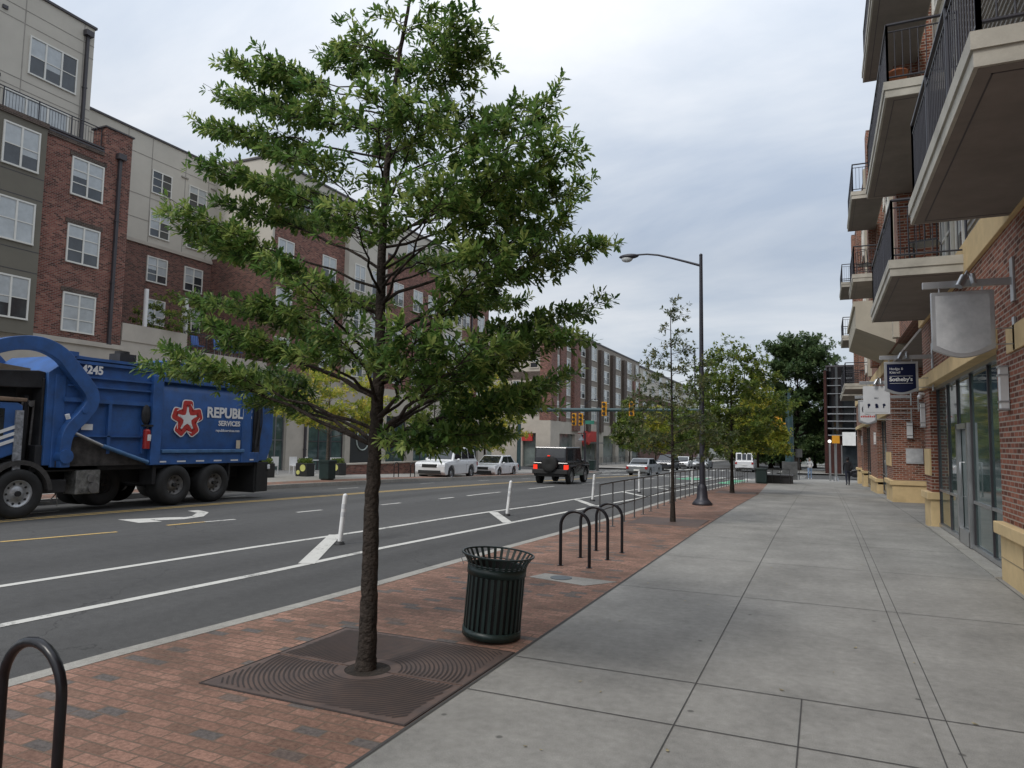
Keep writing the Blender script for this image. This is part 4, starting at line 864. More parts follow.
for i,(x,y,lb) in enumerate(((-20.6,31.7,'dark hoop rack on the far kerb right beside the big trunk'),(-20.4,33.0,'second dark hoop rack on the far kerb, nearer the white parked car'),(-21.2,38.0,'dark hoop rack on the far pavement just behind the white parked car'))):
    copy_tree(h0,(x,y,g(y)),lb,math.pi/2)
# far railings in front of building C
fr=thing('patio_fence','black metal fence enclosing the patio of the corner block','fence',(-27.5,95,g(95)))
b=MB(); railing(b,(-27.6,88),(-27.6,118),g(100),1.1,.3,2.5); b.build('fence_panel',M_black,fr)
# ------------------------------------------------------------------ trees
def bez(p0,p1,p2,n): return [p0*(1-t)**2+p1*2*t*(1-t)+p2*t*t for t in [i/n for i in range(n+1)]]
def leafcluster(V,F,T,c,d,size,q,nl,lob=False,wid=.30,droop=.25):
    d=d.normalized(); a=d.orthogonal().normalized(); b=d.cross(a)
    tb=q.random()
    for k in range(nl):
        t=2*math.pi*(k/nl)+q.uniform(-.5,.5); sp=q.uniform(.5,1.25)
        ld=(d*q.uniform(.25,1.0)+(a*math.cos(t)+b*math.sin(t))*sp).normalized(); ld.z-=droop*q.random(); ld.normalize()
        l=size*q.uniform(.7,1.2); s=ld.cross(Vector((q.uniform(-.5,.5),q.uniform(-.5,.5),1))); 
        if s.length<.01: s=ld.orthogonal()
        s.normalize(); s*=l*wid; c0=c+ld*size*.08+d*size*q.uniform(-.35,.25); o=len(V); nrm=ld.cross(s).normalized()*l*.06
        if lob:
            pts=[(0,0),(.2,.45),(.42,.95),(.52,.62),(.72,.85),(1.0,0)]
            rt=[c0+ld*l*u+s*w-nrm*w for u,w in pts]; lt=[c0+ld*l*u-s*w-nrm*w for u,w in pts[1:-1]]
            mid=[c0+ld*l*u for u in (0,)]
            V+= rt+lt[::-1]; n=len(rt)+len(lt); F.append(tuple(range(o,o+n)))
        else:
            V+=[c0,c0+ld*l*.45+s-nrm,c0+ld*l,c0+ld*l*.5-s-nrm]; F.append((o,o+1,o+2,o+3))
        T.append(min(1,max(0,tb*.7+q.random()*.4)))
TIPSCALE=.93
def tree(name,label,base,trunk,tips,r0,leaf,lm,bm,sub=9,twig=.45,nl=7,lob=False,seed=1,group=None,clus=3,sides=7,limb_r=.34,start=.35,inner=.35,wid=.30,rise=.33,flare=1.4,bare=0.0,flat=1.):
    """trunk: list of points; tips: list of Vectors for limb ends"""
    q=random.Random(seed); t=thing(name,label,'tree',base,group); TR=MB(); V=[];F=[];T=[]
    trunk=[Vector(p) for p in trunk]; n=len(trunk); rad=[r0*(1-.88*(i/(n-1))**.9) for i in range(n)]; rad[0]*=flare
    if lob:
        T2=[];R2=[]
        for i in range(n-1):
            for k in range(10): u=k/10; T2.append(trunk[i].lerp(trunk[i+1],u)+Vector((q.gauss(0,.0022),q.gauss(0,.0022),0))); R2.append((rad[i]+(rad[i+1]-rad[i])*u)*q.uniform(.965,1.04))
        TR.tube(T2+[trunk[-1]],R2+[rad[-1]],16)
    else: TR.tube(trunk,rad,12)
    zt=[p.z for p in trunk]
    def tp(z):
        for i in range(n-1):
            if zt[i]<=z<=zt[i+1]: u=(z-zt[i])/(zt[i+1]-zt[i]); return trunk[i].lerp(trunk[i+1],u),rad[i]+(rad[i+1]-rad[i])*u
        return (trunk[-1],rad[-1]) if z>zt[-1] else (trunk[0],rad[0])
    zmin=zt[0]+(zt[-1]-zt[0])*start
    for tip in tips:
        tip=Vector(tip); hd=math.hypot(tip.x-trunk[0].x,tip.y-trunk[0].y)
        zs=min(max(zmin,tip.z-hd*rise*q.uniform(.8,1.25)),zt[-1]-.05*(zt[-1]-zt[0])); p0,r=tp(zs); r*=limb_r*q.uniform(.85,1.2)
        ln=(tip-p0).length; c=p0.lerp(tip,.5)+Vector((q.uniform(-.08,.08)*ln,q.uniform(-.08,.08)*ln,ln*q.uniform(-.02,.10)))
        P=bez(p0,c,tip,9); P=[P[0]]+[p+Vector((q.uniform(-1,1),q.uniform(-1,1),q.uniform(-1,1)))*ln*.015 for p in P[1:]]
        TR.tube(P,[max(.004 if ln<4 else .01,r*(1-.85*i/9)) for i in range(10)],sides,caps=False)
        ns=max(3,int(sub*ln/1.6 if ln<4 else sub)); 
        if ln>=4: ns=sub
        for k in range(ns):
            u=inner+(1-inner)*(k+q.random())/ns; i=min(8,int(u*9)); pp=P[i].lerp(P[i+1],u*9-i); ax=(P[i+1]-P[i]).normalized()
            side=ax.cross(Vector((0,0,1))); side=side.normalized() if side.length>.1 else Vector((1,0,0))
            dr=(ax*q.uniform(.3,1.)+side*(1 if k%2 else -1)*q.uniform(.4,1.1)+Vector((0,0,q.uniform(-.25,.5)*flat))).normalized()
            tl=twig*q.uniform(.5,1.25)*(1.15-.45*u); e=pp+dr*tl; m_=pp.lerp(e,.5)+Vector((0,0,tl*q.uniform(-.06,.12)))
            TR.tube([pp,m_,e],[max(.003,r*.3*(1-u*.5)),max(.0025,r*.2*(1-u*.5)),.002 if ln<4 else .004],4,caps=False)
            if q.random()<bare: continue
            for j in range(clus):
                w=.35+.65*(j+q.random()*.8)/clus; c1=pp.lerp(e,w) + Vector((q.gauss(0,1),q.gauss(0,1),q.gauss(0,.6)*flat))*tl*.17
                leafcluster(V,F,T,c1,(dr+Vector((q.uniform(-.6,.6),q.uniform(-.6,.6),q.uniform(-.1,.5)))),leaf,q,nl,lob,wid)
        leafcluster(V,F,T,P[-1],(P[-1]-P[-2]),leaf,q,nl,lob,wid)
    TR.build('trunk',bm,t); C_=MB(); C_.v=V;C_.f=F;C_.sm=[False]*len(F);C_.mi=[0]*len(F); C_.build('crown',lm,t,tint=T)
    return t
CAMPOS=Vector((0,0,1.75))
# big oak: limb ends measured in metres around the trunk
BT=[(-2.16, 4.2, 1.78), (-2.26, 5.0, 1.79), (-2.68, 4.4, 1.71), (-1.74, 4.4, 2.07), (-3.15, 4.7, 5.29), (-2.85, 4.7, 5.26), (-2.77, 4.8, 5.05), (-3.38, 4.9, 5.13), (-2.82, 4.5, 4.59), (-2.73, 4.3, 4.2), (-3.67, 4.9, 4.55), (-2.82, 4.2, 3.64), (-4.9, 4.6, 5.19), (-4.73, 4.8, 5.13), (-5.61, 5.2, 5.29), (-5.42, 4.8, 4.71), (-4.66, 4.1, 3.99), (-4.84, 4.0, 3.58), (-5.64, 5.2, 3.7), (-4.82, 4.0, 2.42), (-4.84, 4.4, 2.71), (-5.61, 4.9, 3.07), (-5.45, 5.5, 2.42), (-4.79, 4.5, 3.79), (-5.38, 4.3, 2.36), (-2.44, 4.9, 4.88), (-2.44, 4.6, 5.05), (-3.04, 4.6, 5.15), (-3.41, 4.4, 5.03), (-4.13, 5.1, 5.3), (-1.85, 5.0, 4.45), (-1.58, 4.7, 3.91), (-1.74, 5.3, 3.84), (-1.6, 4.0, 3.76), (-1.39, 5.0, 3.27), (-1.63, 4.4, 3.09), (-1.58, 5.2, 2.82), (-1.5, 4.6, 2.5), (-1.82, 5.2, 2.23), (-1.81, 4.6, 1.98), (-2.26, 4.9, 1.78), (-2.31, 4.2, 1.7), (-1.85, 3.7, 2.29), (-2.14, 3.5, 2.39), (-2.79, 3.6, 2.38), (-3.13, 3.6, 2.79), (-2.75, 3.6, 3.28), (-2.02, 3.6, 3.31), (-2.36, 3.9, 4.02), (-2.72, 3.9, 4.16), (-3.36, 3.8, 3.79), (-3.77, 4.0, 3.08), (-4.15, 4.2, 2.84), (-1.77, 3.8, 2.91), (-1.78, 4.1, 3.59), (-3.37, 3.9, 2.37), (-4.54, 6.0, 3.22), (-3.4, 6.1, 3.57), (-3.91, 5.9, 4.71), (-5.17, 5.9, 4.12), (-2.94, 5.9, 2.32), (-2.54, 5.9, 3.06), (-4.9, 5.0, 4.51), (-4.3, 4.6, 4.62), (-3.72, 4.3, 4.54), (-2.88, 5.1, 4.59), (-2.48, 4.9, 4.17), (-2.45, 5.2, 4.51), (-3.34, 5.0, 5.08), (-2.7, 4.6, 4.74), (-1.88, 4.7, 3.53), (-1.83, 5.0, 3.87), (-2.16, 5.2, 3.48), (-1.67, 4.8, 3.43), (-2.83, 5.6, 3.95), (-4.75, 4.6, 2.56), (-4.59, 4.9, 2.82), (-4.73, 5.0, 2.08), (-1.8, 4.2, 2.35), (-1.9, 5.0, 2.61), (-5.45, 5.3, 4.4), (-4.38, 4.6, 3.91), (-3.47, 4.8, 5.14), (-2.49, 4.7, 4.91), (-2.22, 5.1, 2.08), (-4.91, 4.2, 3.49)]
tree('oak_tree','large oak tree with spreading layered branches growing out of the rusty grate',(-3.22,4.62,0),
     [(-3.23,4.62,-.05),(-3.22,4.62,.12),(-3.215,4.62,.6),(-3.22,4.62,1.2),(-3.20,4.62,1.9),(-3.19,4.62,2.4),(-3.20,4.62,3.0),(-3.19,4.62,3.7),(-3.16,4.62,4.4),(-3.08,4.63,5.0),(-2.98,4.63,5.5)],
     [(-3.2+(x+3.2)*.94,4.62+(y-4.62)*.95,z*.97+.06) for x,y,z in BT],.082,.074,M_leafO,M_bark,sub=27,twig=.36,nl=9,lob=True,seed=5,clus=4,limb_r=.33,start=.315,inner=.46,flat=.45,wid=.165,flare=1.15,rise=.36)
def cone_tips(base,h,rad,n,z0,seed,sh=lambda u:1-u,top=None):
    q=random.Random(seed); o=[]
    for i in range(n):
        u=(i+q.random())/n; a=2.4*i+q.uniform(-.5,.5); r=rad*max(.12,sh(u))*q.uniform(.65,1.1); o.append((base[0]+r*math.cos(a),base[1]+r*math.sin(a),base[2]+z0+(h-z0)*u*.97))
    o.append((base[0]+.05,base[1],base[2]+h*1.02)); return o
def strunk(b,h,lean=0): return [(b[0]+lean*(i/7)**2,b[1],b[2]+h*i/7-.05) for i in range(8)]
B2=(-3.14,16.3,g(16.3)); tree('small_tree','thin young tree with a bare wispy top beside the metal rail', B2,strunk(B2,5.0,-.05),cone_tips(B2,4.0,1.45,40,1.5,3,lambda u:1-u*.62)+cone_tips(B2,5.0,.35,9,3.9,31),.05,.085,M_leafS,M_bark,sub=15,twig=.42,nl=7,seed=11,clus=3,bare=.15,start=.28,wid=.25,rise=.15)
B3=(-3.37,29.9,g(29.9)); tree('street_tree','bushy green street tree between the tall street lamp and the yellow-green tree', B3,strunk(B3,5.7),cone_tips(B3,6.0,2.3,64,1.7,5,lambda u:math.sin(math.pi*(.2+.72*u))),.075,.13,M_leafM,M_bark,sub=15,twig=.65,nl=7,seed=12,clus=3,rise=.2)
B4=(-3.7,46.8,g(46.8)); tree('street_tree','cone-shaped yellow-green street tree beside the dark litter bin', B4,strunk(B4,6.3),cone_tips(B4,6.7,2.05,64,1.8,6,lambda u:1.05-u*.95),.10,.17,M_leafY,M_bark,sub=16,twig=.75,nl=7,seed=13,clus=3,rise=.05)
B5=(-3.6,66.0,g(66)); 
BB=(-2.9,96,g(96)); q_=random.Random(4); bt_=[]
for i in range(110):
    z=2.5+14.6*q_.random()**.85; rr_=5.0*(.55+.5*z/15 if z<13 else 1.08*math.sqrt(max(.02,1-((z-13)/4.6)**2))); a_=q_.uniform(0,6.283); f_=math.sqrt(q_.uniform(.15,1)); bt_.append((BB[0]+.4+rr_*f_*math.cos(a_),BB[1]+rr_*f_*math.sin(a_),BB[2]+z))
tree('large_tree','very large dark tree rising above the crossing at the end of the street', BB,strunk(BB,13,.3),bt_,.38,.36,M_leafD,M_bark,sub=16,twig=1.5,nl=7,seed=14,clus=3,rise=.5,start=.15,inner=.45)
# far side street trees
def gt(name,label,x,y,h,rad,z0,lm,seed,n=34,leaf=.2,sub=11,twig=.8,bm=None,group=None,sh=None,r0=.1,bare=0,clus=3,zb=None):
    b_=(x,y,g(y) if zb is None else zb); return tree(name,label,b_,strunk(b_,h*.93),cone_tips(b_,h,rad,n,z0,seed,sh or (lambda u:math.sin(math.pi*(.22+.7*u)))),r0,leaf,lm,bm or M_bark,sub=sub,twig=twig,nl=6,seed=seed,clus=clus,rise=.25,group=group,bare=bare)
gt('street_tree','thin yellowish street tree on the far kerb behind the big oak', -20.6,26.0,5.0,3.0,2.4,M_leafY,21,30,.17,10,.7,M_barkL,sh=lambda u:math.sin(math.pi*(.3+.6*u)))
gt('street_tree','bright yellow and green street tree behind the two white parked cars', -22.4,46,7.6,3.1,1.6,M_leafY,22,44,.2,12,.9)
gt('street_tree','tall green street tree above the first white parked car', -22.6,39,6.2,2.2,2.2,M_leafM,23,26,.2,10,.8)
gt('terrace_tree','small potted tree on the roof terrace behind the truck', -31.9,26.6,2.9,1.7,.7,M_leafM,24,22,.15,9,.5,zb=6.35,r0=.05)
for i,(x,y,h,rd,m_,lb) in enumerate(((-22.9,90,8.2,2.1,M_leafM,'left one of the green street trees before the corner block'),(-22.3,103,8.0,2.4,M_leafY,'yellowish street tree second from the left before the corner block'),(-21.8,112,8.6,3.2,M_leafM,'green street tree third from the left before the corner block'),(-21.5,130,9.5,3.6,M_leafM,'farthest green street tree along the corner block'))):
    gt('street_tree',lb,x,y,h,rd,2.0,m_,30+i,34,.34,11,1.2,group='street trees before the corner block')
FT=[(-24,165,11,5.5,M_leafM,'broad green tree at the left of the far tree line'),(-17.5,172,10,5,M_leafY,'yellowish tree in the far tree line left of the thin young tree'),(-11.5,160,10.5,5,M_leafM,'green tree in the far tree line behind the tall street lamp'),(-17,205,13,7,M_leafD,'dark tree at the back of the far tree line'),(-6.5,140,12,5.5,M_leafD,'dark tree in the far tree line left of the very large tree'),(-9.5,112,10,4,M_leafM,'green tree standing behind the white van'),(2.5,128,9,4.2,M_leafM,'light green tree between the very large tree and the glass building'),(-1.0,112,6.5,4.0,M_leafD,'low dark tree beneath the very large tree'),(-6.5,104,6.5,3.6,M_leafD,'low dark tree left of the very large tree trunk')]
for i,(x,y,h,rd,m_,lb) in enumerate(FT): gt('background_tree',lb,x,y,h,rd,1.0,m_,50+i,44,.55,11,1.9,group='trees closing the far end of the street',r0=.25)
# ------------------------------------------------------------------ wheels
def wheel(parent,x,y,z,r,w,side=1,rim=None,holes=10,rr=.55,hub=True):
    """axle along X; side=+1 outer face towards +X"""
    b=MB(); M=Matrix.Rotation(math.pi/2,3,'Y')
    b.lathe([(r*.55,-w/2),(r*.9,-w/2),(r*.985,-w*.40),(r,-w*.25),(r,w*.25),(r*.985,w*.40),(r*.9,w/2),(r*rr*1.04,w/2),(r*rr,w*.42)],(x,y,z),36,M); b.build('tyre',M_tire,parent)
    tyre=parent.children[-1] if False else None
    rb=MB(); s=side
    prof=[(r*rr,w*.42),(r*rr*.96,w*.46),(r*rr*.9,w*.30),(r*rr*.55,w*.22),(r*rr*.5,w*.30),(0,w*.32)]
    Ms=M if s>0 else Matrix.Rotation(-math.pi/2,3,'Y')
    rb.use(rim or M_rim).lathe(prof,(x,y,z),28,Ms)
    rb.use(M_sigDark)
    for k in range(holes):
        a=2*math.pi*k/holes; q=r*rr*.74; rb.cyl((x+s*w*.235,y+q*math.cos(a),z+q*math.sin(a)),(x+s*w*.30,y+q*math.cos(a),z+q*math.sin(a)),r*rr*.085,n=8)
    if hub: rb.cyl((x+s*w*.3,y,z),(x+s*w*.48,y,z),r*rr*.2,n=14)
    return rb.build('rim',None,parent)
# ------------------------------------------------------------------ refuse truck
TX=-15.8; tz=-.075
TK=thing('garbage_truck','blue front-loading garbage truck with a red and white star emblem stopped on the road','truck',(-17.0,12.5,tz))
def tp_(name,m,*bs,bevel=.02,parent=None):
    b=MB(); [b.box(*q) for q in bs]; return b.build(name,m,parent or TK,bevel=bevel)
XN,XF=TX,TX-2.45
# hopper / front body panel (with slanted front-top corner)
b=MB(); b.prism([(10.15,1.05),(12.78,1.02),(12.78,3.50),(10.75,3.60),(10.15,3.14)],'X',XF,XN-.05); body=b.build('hopper',M_blue,TK,bevel=.015)
rb=MB()
for z0,z1 in ((3.40,3.47),(3.08,3.13),(2.86,2.90),(1.70,1.73)): rb.box(XN-.05,XN+.03,10.6,12.76,z0,z1)
rb.box(XN-.05,XN+.035,10.5,12.76,2.50,2.60)
for y in (11.6,12.55): rb.box(XN-.05,XN+.03,y,y+.08,1.3,2.55)
rb.box(XN-.05,XN+.05,10.45,10.75,3.55,3.66); rb.box(XN-.06,XN+.04,10.7,12.8,3.5,3.57)
rb.build('rib',M_blue,body)
# rear body, slightly bulged
prof=[(1.30,0),(1.45,.05),(2.2,.10),(2.9,.05),(3.15,-.02),(3.22,-.12),(3.25,-.9)]
v=[];ny=2
for y in (12.76,16.15):
    for z,dx in prof: v.append((XN+dx-.03,y,z))
b=MB(); n=len(prof); b.add(v,[(i,i+1,n+i+1,n+i) for i in range(n-1)],True); b.box(XF,XN-.06,12.76,16.15,1.02,3.2); rear=b.build('container',M_blue,TK)
b=MB(); b.box(XN-.06,XN+.10,12.76,13.06,1.0,3.3); b.box(XN-.06,XN+.06,12.8,16.6,1.0,1.30); b.box(XN-.4,XN+.08,13.0,16.2,3.16,3.30); b.box(XN-.06,XN+.09,15.85,16.2,1.0,3.42); b.build('frame_rib',M_blue,TK,bevel=.015)
tp_('step_ledge',M_blueL,(XN,XN+.12,13.1,15.95,1.30,1.40))
b=MB(); b.cyl((XN-.12,13.0,3.28),(XN-.12,16.1,3.34),.09,n=12); b.build('top_rail_tube',M_blue,TK)
b=MB(); b.prism([(12.3,3.5),(13.0,3.55),(13.4,3.78),(14.2,3.78),(15.2,3.5),(15.2,3.2),(12.3,3.2)],'X',XF+.4,XN-.35); b.build('top_door',M_blue,TK,bevel=.02)
b=MB(); b.box(XN-.5,XN-.1,11.9,12.35,3.55,3.78); b.cyl((XN-.3,12.1,3.6),(XN-.3,12.1,3.85),.17,n=12); b.build('hydraulic_unit',M_tdark,TK)
# tailgate
b=MB(); b.prism([(16.2,1.0),(17.0,1.05),(17.22,1.6),(17.22,3.0),(16.95,3.42),(16.2,3.42)],'X',XF,XN); b.build('tailgate',M_blue,TK,bevel=.03)
b=MB(); b.box(XN,XN+.05,16.35,16.62,1.25,3.3); b.tube([(XN+.07,16.45,3.3),(XN+.09,16.5,2.4),(XN+.07,16.4,1.4)],.035,6); b.tube([(XN+.07,16.6,3.1),(XN+.1,16.62,2.2),(XN+.07,16.55,1.5)],.02,6); b.build('hydraulic_hoses',M_tdark,TK)
tp_('marker_lamp',M_lampW,(XN+.02,XN+.06,17.0,17.1,.78,.92)); tp_('mud_flap',M_tire,(XF,XN-.05,16.55,16.62,.08,1.0),(XN-.7,XN-.0,16.6,17.08,.1,1.0))
# chassis
tp_('chassis',M_tdark,(XN-1.7,XN-.75,8.0,17.0,.55,.95),(XN-2.3,XN-.1,9.9,16.9,.9,1.06),(XN-.4,XN-.1,10.0,11.5,.92,1.5))
tp_('battery_box',mat('dirty_aluminium',(.24,.24,.23),.5,.5,.4,7.),(XN-.5,XN-.06,10.95,11.55,.36,.92)); tp_('valve_block',M_tdark,(XN-.5,XN-.1,10.15,10.75,.42,.72)); 
b=MB(); b.tube([(XN-.2,9.95,.4),(XN-.15,10.1,.24),(XN-.15,10.4,.22),(XN-.2,10.6,.4)],.014,6); b.tube([(XN-.14,10.55,.5),(XN-.14,10.6,.12)],.012,5); b.cyl((XN-.06,11.38,.5),(XN-.03,11.38,.5),.13,n=14); b.cyl((XN-.06,11.3,.72),(XN-.03,11.3,.72),.09,n=14); b.build('air_lines',M_rimD,TK)
# lower slanted panel and cylinder
b=MB(); b.prism([(10.4,1.5),(10.85,1.75),(12.7,1.1),(12.7,1.02),(10.4,1.02)],'X',XN-.04,XN+.02); b.build('lower_panel',mat('grimy_brown_steel',(.05,.045,.042),.7,.2,.4,5.),TK)
b=MB().use(M_alu); b.cyl((XN+.09,10.75,1.78),(XN+.09,11.5,1.47),.035,n=10); b.use(M_blueL).cyl((XN+.09,11.45,1.49),(XN+.09,12.7,1.08),.05,n=10); b.build('hydraulic_ram',None,TK)
# hood above cab-gap (arms housing)
b=MB(); b.prism([(7.0,2.95),(10.0,3.16),(10.15,3.14),(10.15,2.78),(9.6,2.75),(7.0,2.7)],'X',XF+.1,XN-.15); b.build('front_canopy',M_tdark,TK,bevel=.02)
b=MB(); b.prism([(7.0,3.0),(9.2,3.26),(9.9,3.2),(9.9,3.10),(7.0,2.9)],'X',XF+.05,XN-.3); b.build('canopy_sheet',mat('dusty_tan_sheet',(.34,.28,.2),.7,0,.2),TK)
tp_('gap_machinery',M_tdark,(XF+.2,XN-.12,10.08,10.14,1.0,3.0),(XF+.3,XN-.5,9.75,10.4,.9,2.8),(XN-.6,XN-.35,9.85,9.95,1.1,2.6)); b=MB(); [b.cyl((XN-.4,9.8+.12*k,1.2),(XN-.38,9.82+.13*k,2.5),.03,n=6) for k in range(4)]; b.cyl((XN-.45,9.98,2.42),(XN-.3,9.98,2.42),.07,n=10); b.box(XN-.42,XN-.38,9.7,9.85,2.1,2.3); b.build('hose_bundle',M_rimD,TK)
b=MB(); b.box(XN-.12,XN-.02,10.3,10.55,1.0,3.1); b.build('front_post',M_blue,TK,bevel=.02)
# loader arms
AP=[(7.6,2.5),(8.2,3.05),(8.7,3.42),(9.25,3.66),(9.83,3.72),(10.3,3.55),(10.6,3.25),(10.85,2.98),(11.06,2.72),(11.08,2.46),(10.88,2.16),(10.62,1.86),(10.52,1.55),(10.52,1.0)]
def armmesh(xc,w=.20,t=.15):
    b=MB(); P=[Vector((y,z)) for y,z in AP]
    # smooth
    Q=[]
    for i in range(len(P)-1):
        p0=P[max(0,i-1)];p1=P[i];p2=P[i+1];p3=P[min(len(P)-1,i+2)]
        for k in range(4):
            u=k/4; Q.append(.5*((2*p1)+(p2-p0)*u+(2*p0-5*p1+4*p2-p3)*u*u+(3*p1-p0-3*p2+p3)*u**3))
    Q.append(P[-1]); v=[]
    for i,p in enumerate(Q):
        d=(Q[min(i+1,len(Q)-1)]-Q[max(0,i-1)]).normalized(); nn=Vector((-d.y,d.x))*t*(.72+.4*math.sin(math.pi*min(1,i/len(Q)*1.0)))
        for sx,sn in ((-w/2,1),(w/2,1),(w/2,-1),(-w/2,-1)): q=p+nn*sn; v.append((xc+sx,q.x,q.y))
    m=len(Q); b.add(v,[(4*i+j,4*i+(j+1)%4,4*i+4+(j+1)%4,4*i+4+j) for i in range(m-1) for j in range(4)]+[(3,2,1,0),tuple(4*(m-1)+j for j in range(4))])
    b.cyl((xc-w*.7,10.52,1.25),(xc+w*.7,10.52,1.25),.16,n=16); b.cyl((xc-w*.6,10.9,2.3),(xc+w*.62,10.9,2.3),.06,n=10)
    return b
for xc in (XN+.06,XF-.06): armmesh(xc).build('loader_arm',M_blue,TK,bevel=.012,fixn=True)
b=MB(); b.cyl((XN+.2,10.5,2.1),(XN+.2,10.46,2.2),.05,n=10); b.build('pivot_lamp',M_lampW,TK)
# cab
b=MB(); b.prism([(6.6,.75),(9.1,.75),(9.1,1.15),(9.66,1.35),(9.66,2.36),(9.55,2.42),(6.9,2.42),(6.6,1.6)],'X',XF+.1,XN-.06); cab=b.build('cab',M_blue,TK,bevel=.03)
b=MB(); b.prism([(6.95,1.62),(9.28,1.62),(9.28,2.28),(7.05,2.28)],'X',XN-.062,XN-.045); b.build('cab_window',M_glass,cab)
b=MB(); b.prism([(6.8,2.42),(9.72,2.44),(9.72,2.52),(6.9,2.56)],'X',XF+.08,XN-.02); b.build('cab_roof',mat('rusty_tan_roof',(.22,.15,.10),.8,0,.3),cab,bevel=.02)
wst=MB(); 
for k in range(3): wst.prism([(8.0,1.02+.17*k-.04*k),(9.62,1.62+.14*k),(9.62,1.69+.14*k),(8.0,1.09+.17*k-.04*k)],'X',XN-.055,XN-.035)
wst.build('white_stripe',M_white,cab)
b=MB(); b.box(XN-.06,XN-.02,9.5,9.66,.95,2.25); b.build('worn_cab_edge',mat('worn_grey_edge',(.28,.29,.31),.6,0,.35,12.),cab)
b=MB(); v=[];n=14
for i in range(n+1):
    a=math.pi*(.02+.90*i/n)-.0
    for rr_ in (.62,.72):
        for xx in (XN-.55,XN+.03): v.append((xx,9.64+rr_*math.cos(a),.46+rr_*math.sin(a)))
b.add(v,[(4*i+p,4*i+q_,4*i+4+q_,4*i+4+p) for i in range(n) for p,q_ in ((0,1),(1,3),(3,2),(2,0))]); b.build('fender',mat('grey_fender',(.055,.052,.05),.6,0,.3,6.),TK,fixn=True)
# wheels
for (y,xs,rm,rr) in ((9.64,(XN-.12,XF+.12),M_rim,.56),(13.60,(XN-.18,XF+.18),M_rimD,.5),(14.93,(XN-.18,XF+.18),M_rimD,.5),(12.05,(XN-.9,XF+.9),M_tdark,.45)):
    for i,x in enumerate(xs): wheel(TK,x,y,.535+tz+(.06 if y==12.05 else 0),.53,.30 if y==9.64 else .52,1 if i==0 else -1,rm,10,rr)
b=MB(); b.cyl((XF+.2,13.6,.46),(XN-.2,13.6,.46),.09,n=8); b.cyl((XF+.2,14.93,.46),(XN-.2,14.93,.46),.09,n=8); b.cyl((XF+.2,9.64,.46),(XN-.2,9.64,.46),.07,n=8); b.build('axle',M_tdark,TK)
b=MB(); b.box(XN-.5,XN-.02,12.95,13.05,.5,1.0); b.box(XN-.5,XN-.02,15.5,15.54,.5,1.0); b.build('wheel_guard',M_tdark,TK)
# extinguisher, plates
b=MB(); b.cyl((XN+.10,12.62,1.42),(XN+.10,12.62,1.86),.085,n=14); b.sph((XN+.10,12.62,1.86),(.085,.085,.06),12,6); ex=b.build('fire_extinguisher',M_redD,TK); b=MB().use(M_tdark); b.cyl((XN+.1,12.62,1.9),(XN+.1,12.62,2.0),.03,n=8); b.box(XN+.0,XN+.13,12.52,12.78,1.98,2.03); b.use(M_white).box(XN+.183,XN+.188,12.58,12.68,1.62,1.78); b.build('valve',None,ex)
b=MB(); b.sph((XN+.03,12.62,2.28),(.06,.13,.26),10,8); b.build('hose_cover',M_tdark,TK)
tp_('white_plate',M_white,(XN-.0,XN+.006,10.95,11.23,1.86,2.0),bevel=0); tp_('marker_plate',mat('tan_label',(.5,.45,.36),.7),(XN+.12,XN+.126,15.6,15.75,1.42,1.66),bevel=0)
rt=MB(); [rt.box(XN+.055,XN+.062,13.0+.62*k,13.0+.62*k+.28,1.06,1.10) for k in range(6)]; rt.build('reflective_tape',M_white,TK)
# lettering and star emblem
xs_=XN+.075
def ptxt(t_,size,y,z,m,bold,x=xs_,al='CENTER',xs=1.,nm='lettering'): textmb(t_,size,FX(x,y,z),.003,bold,al,xs=xs).build(nm,m,rear)
ptxt('REPUBLIC',.40,15.36,2.42,M_white,.014,XN+.085,xs=.98); ptxt('SERVICES',.20,15.35,2.13,M_white,.006,XN+.082,xs=1.0); ptxt('republicservices.com',.105,15.3,1.93,M_white,.001,XN+.08)
textmb('4245',.27,FX(XN+.035,11.12,3.27),.003,.01).build('fleet_number',M_white,TK)
sy,sz=13.86,2.22
def starpts(R_,r_,rot=0,n=5): return [((R_ if i%2==0 else r_)*math.sin(math.pi*i/n+rot),(R_ if i%2==0 else r_)*math.cos(math.pi*i/n+rot)) for i in range(2*n)]
def stroke(b,x0,x1,pts,w,closed=True):
    for (a,c) in zip(pts,pts[1:]+([pts[0]] if closed else [])):
        a=Vector(a);c=Vector(c); d=(c-a).normalized(); n_=Vector((-d.y,d.x))*w
        b.prism([(sy+q.x,sz+q.y) for q in (a+n_,a-n_,c-n_,c+n_)],'X',x0,x1)
    for a in pts: b.cyl((x0,sy+a[0],sz+a[1]),(x1+.0005,sy+a[0],sz+a[1]),w,n=16)
def lobes(Rm,Ro,spr=.2): 
    out=[]
    for k in range(5):
        a=2*math.pi*k/5
        for r_,da in ((Rm*.56,-.628),(Ro,-spr),(Ro,spr)): out.append((r_*math.sin(a+da),r_*math.cos(a+da)))
    return out
S_=lobes(.36,.43,.2)
b=MB(); stroke(b,xs_,xs_+.006,S_,.10); b.prism([(sy+u,sz+w) for u,w in S_],'X',xs_,xs_+.0055); b.build('emblem_outline',M_white,rear)
b=MB(); stroke(b,xs_+.007,xs_+.012,S_,.07); b.build('emblem_ribbon',M_red,rear)
b=MB(); b.prism([(sy+u,sz+w) for u,w in starpts(.26,.13)],'X',xs_+.0135,xs_+.018); b.build('emblem_star',M_white,rear)
b=MB()
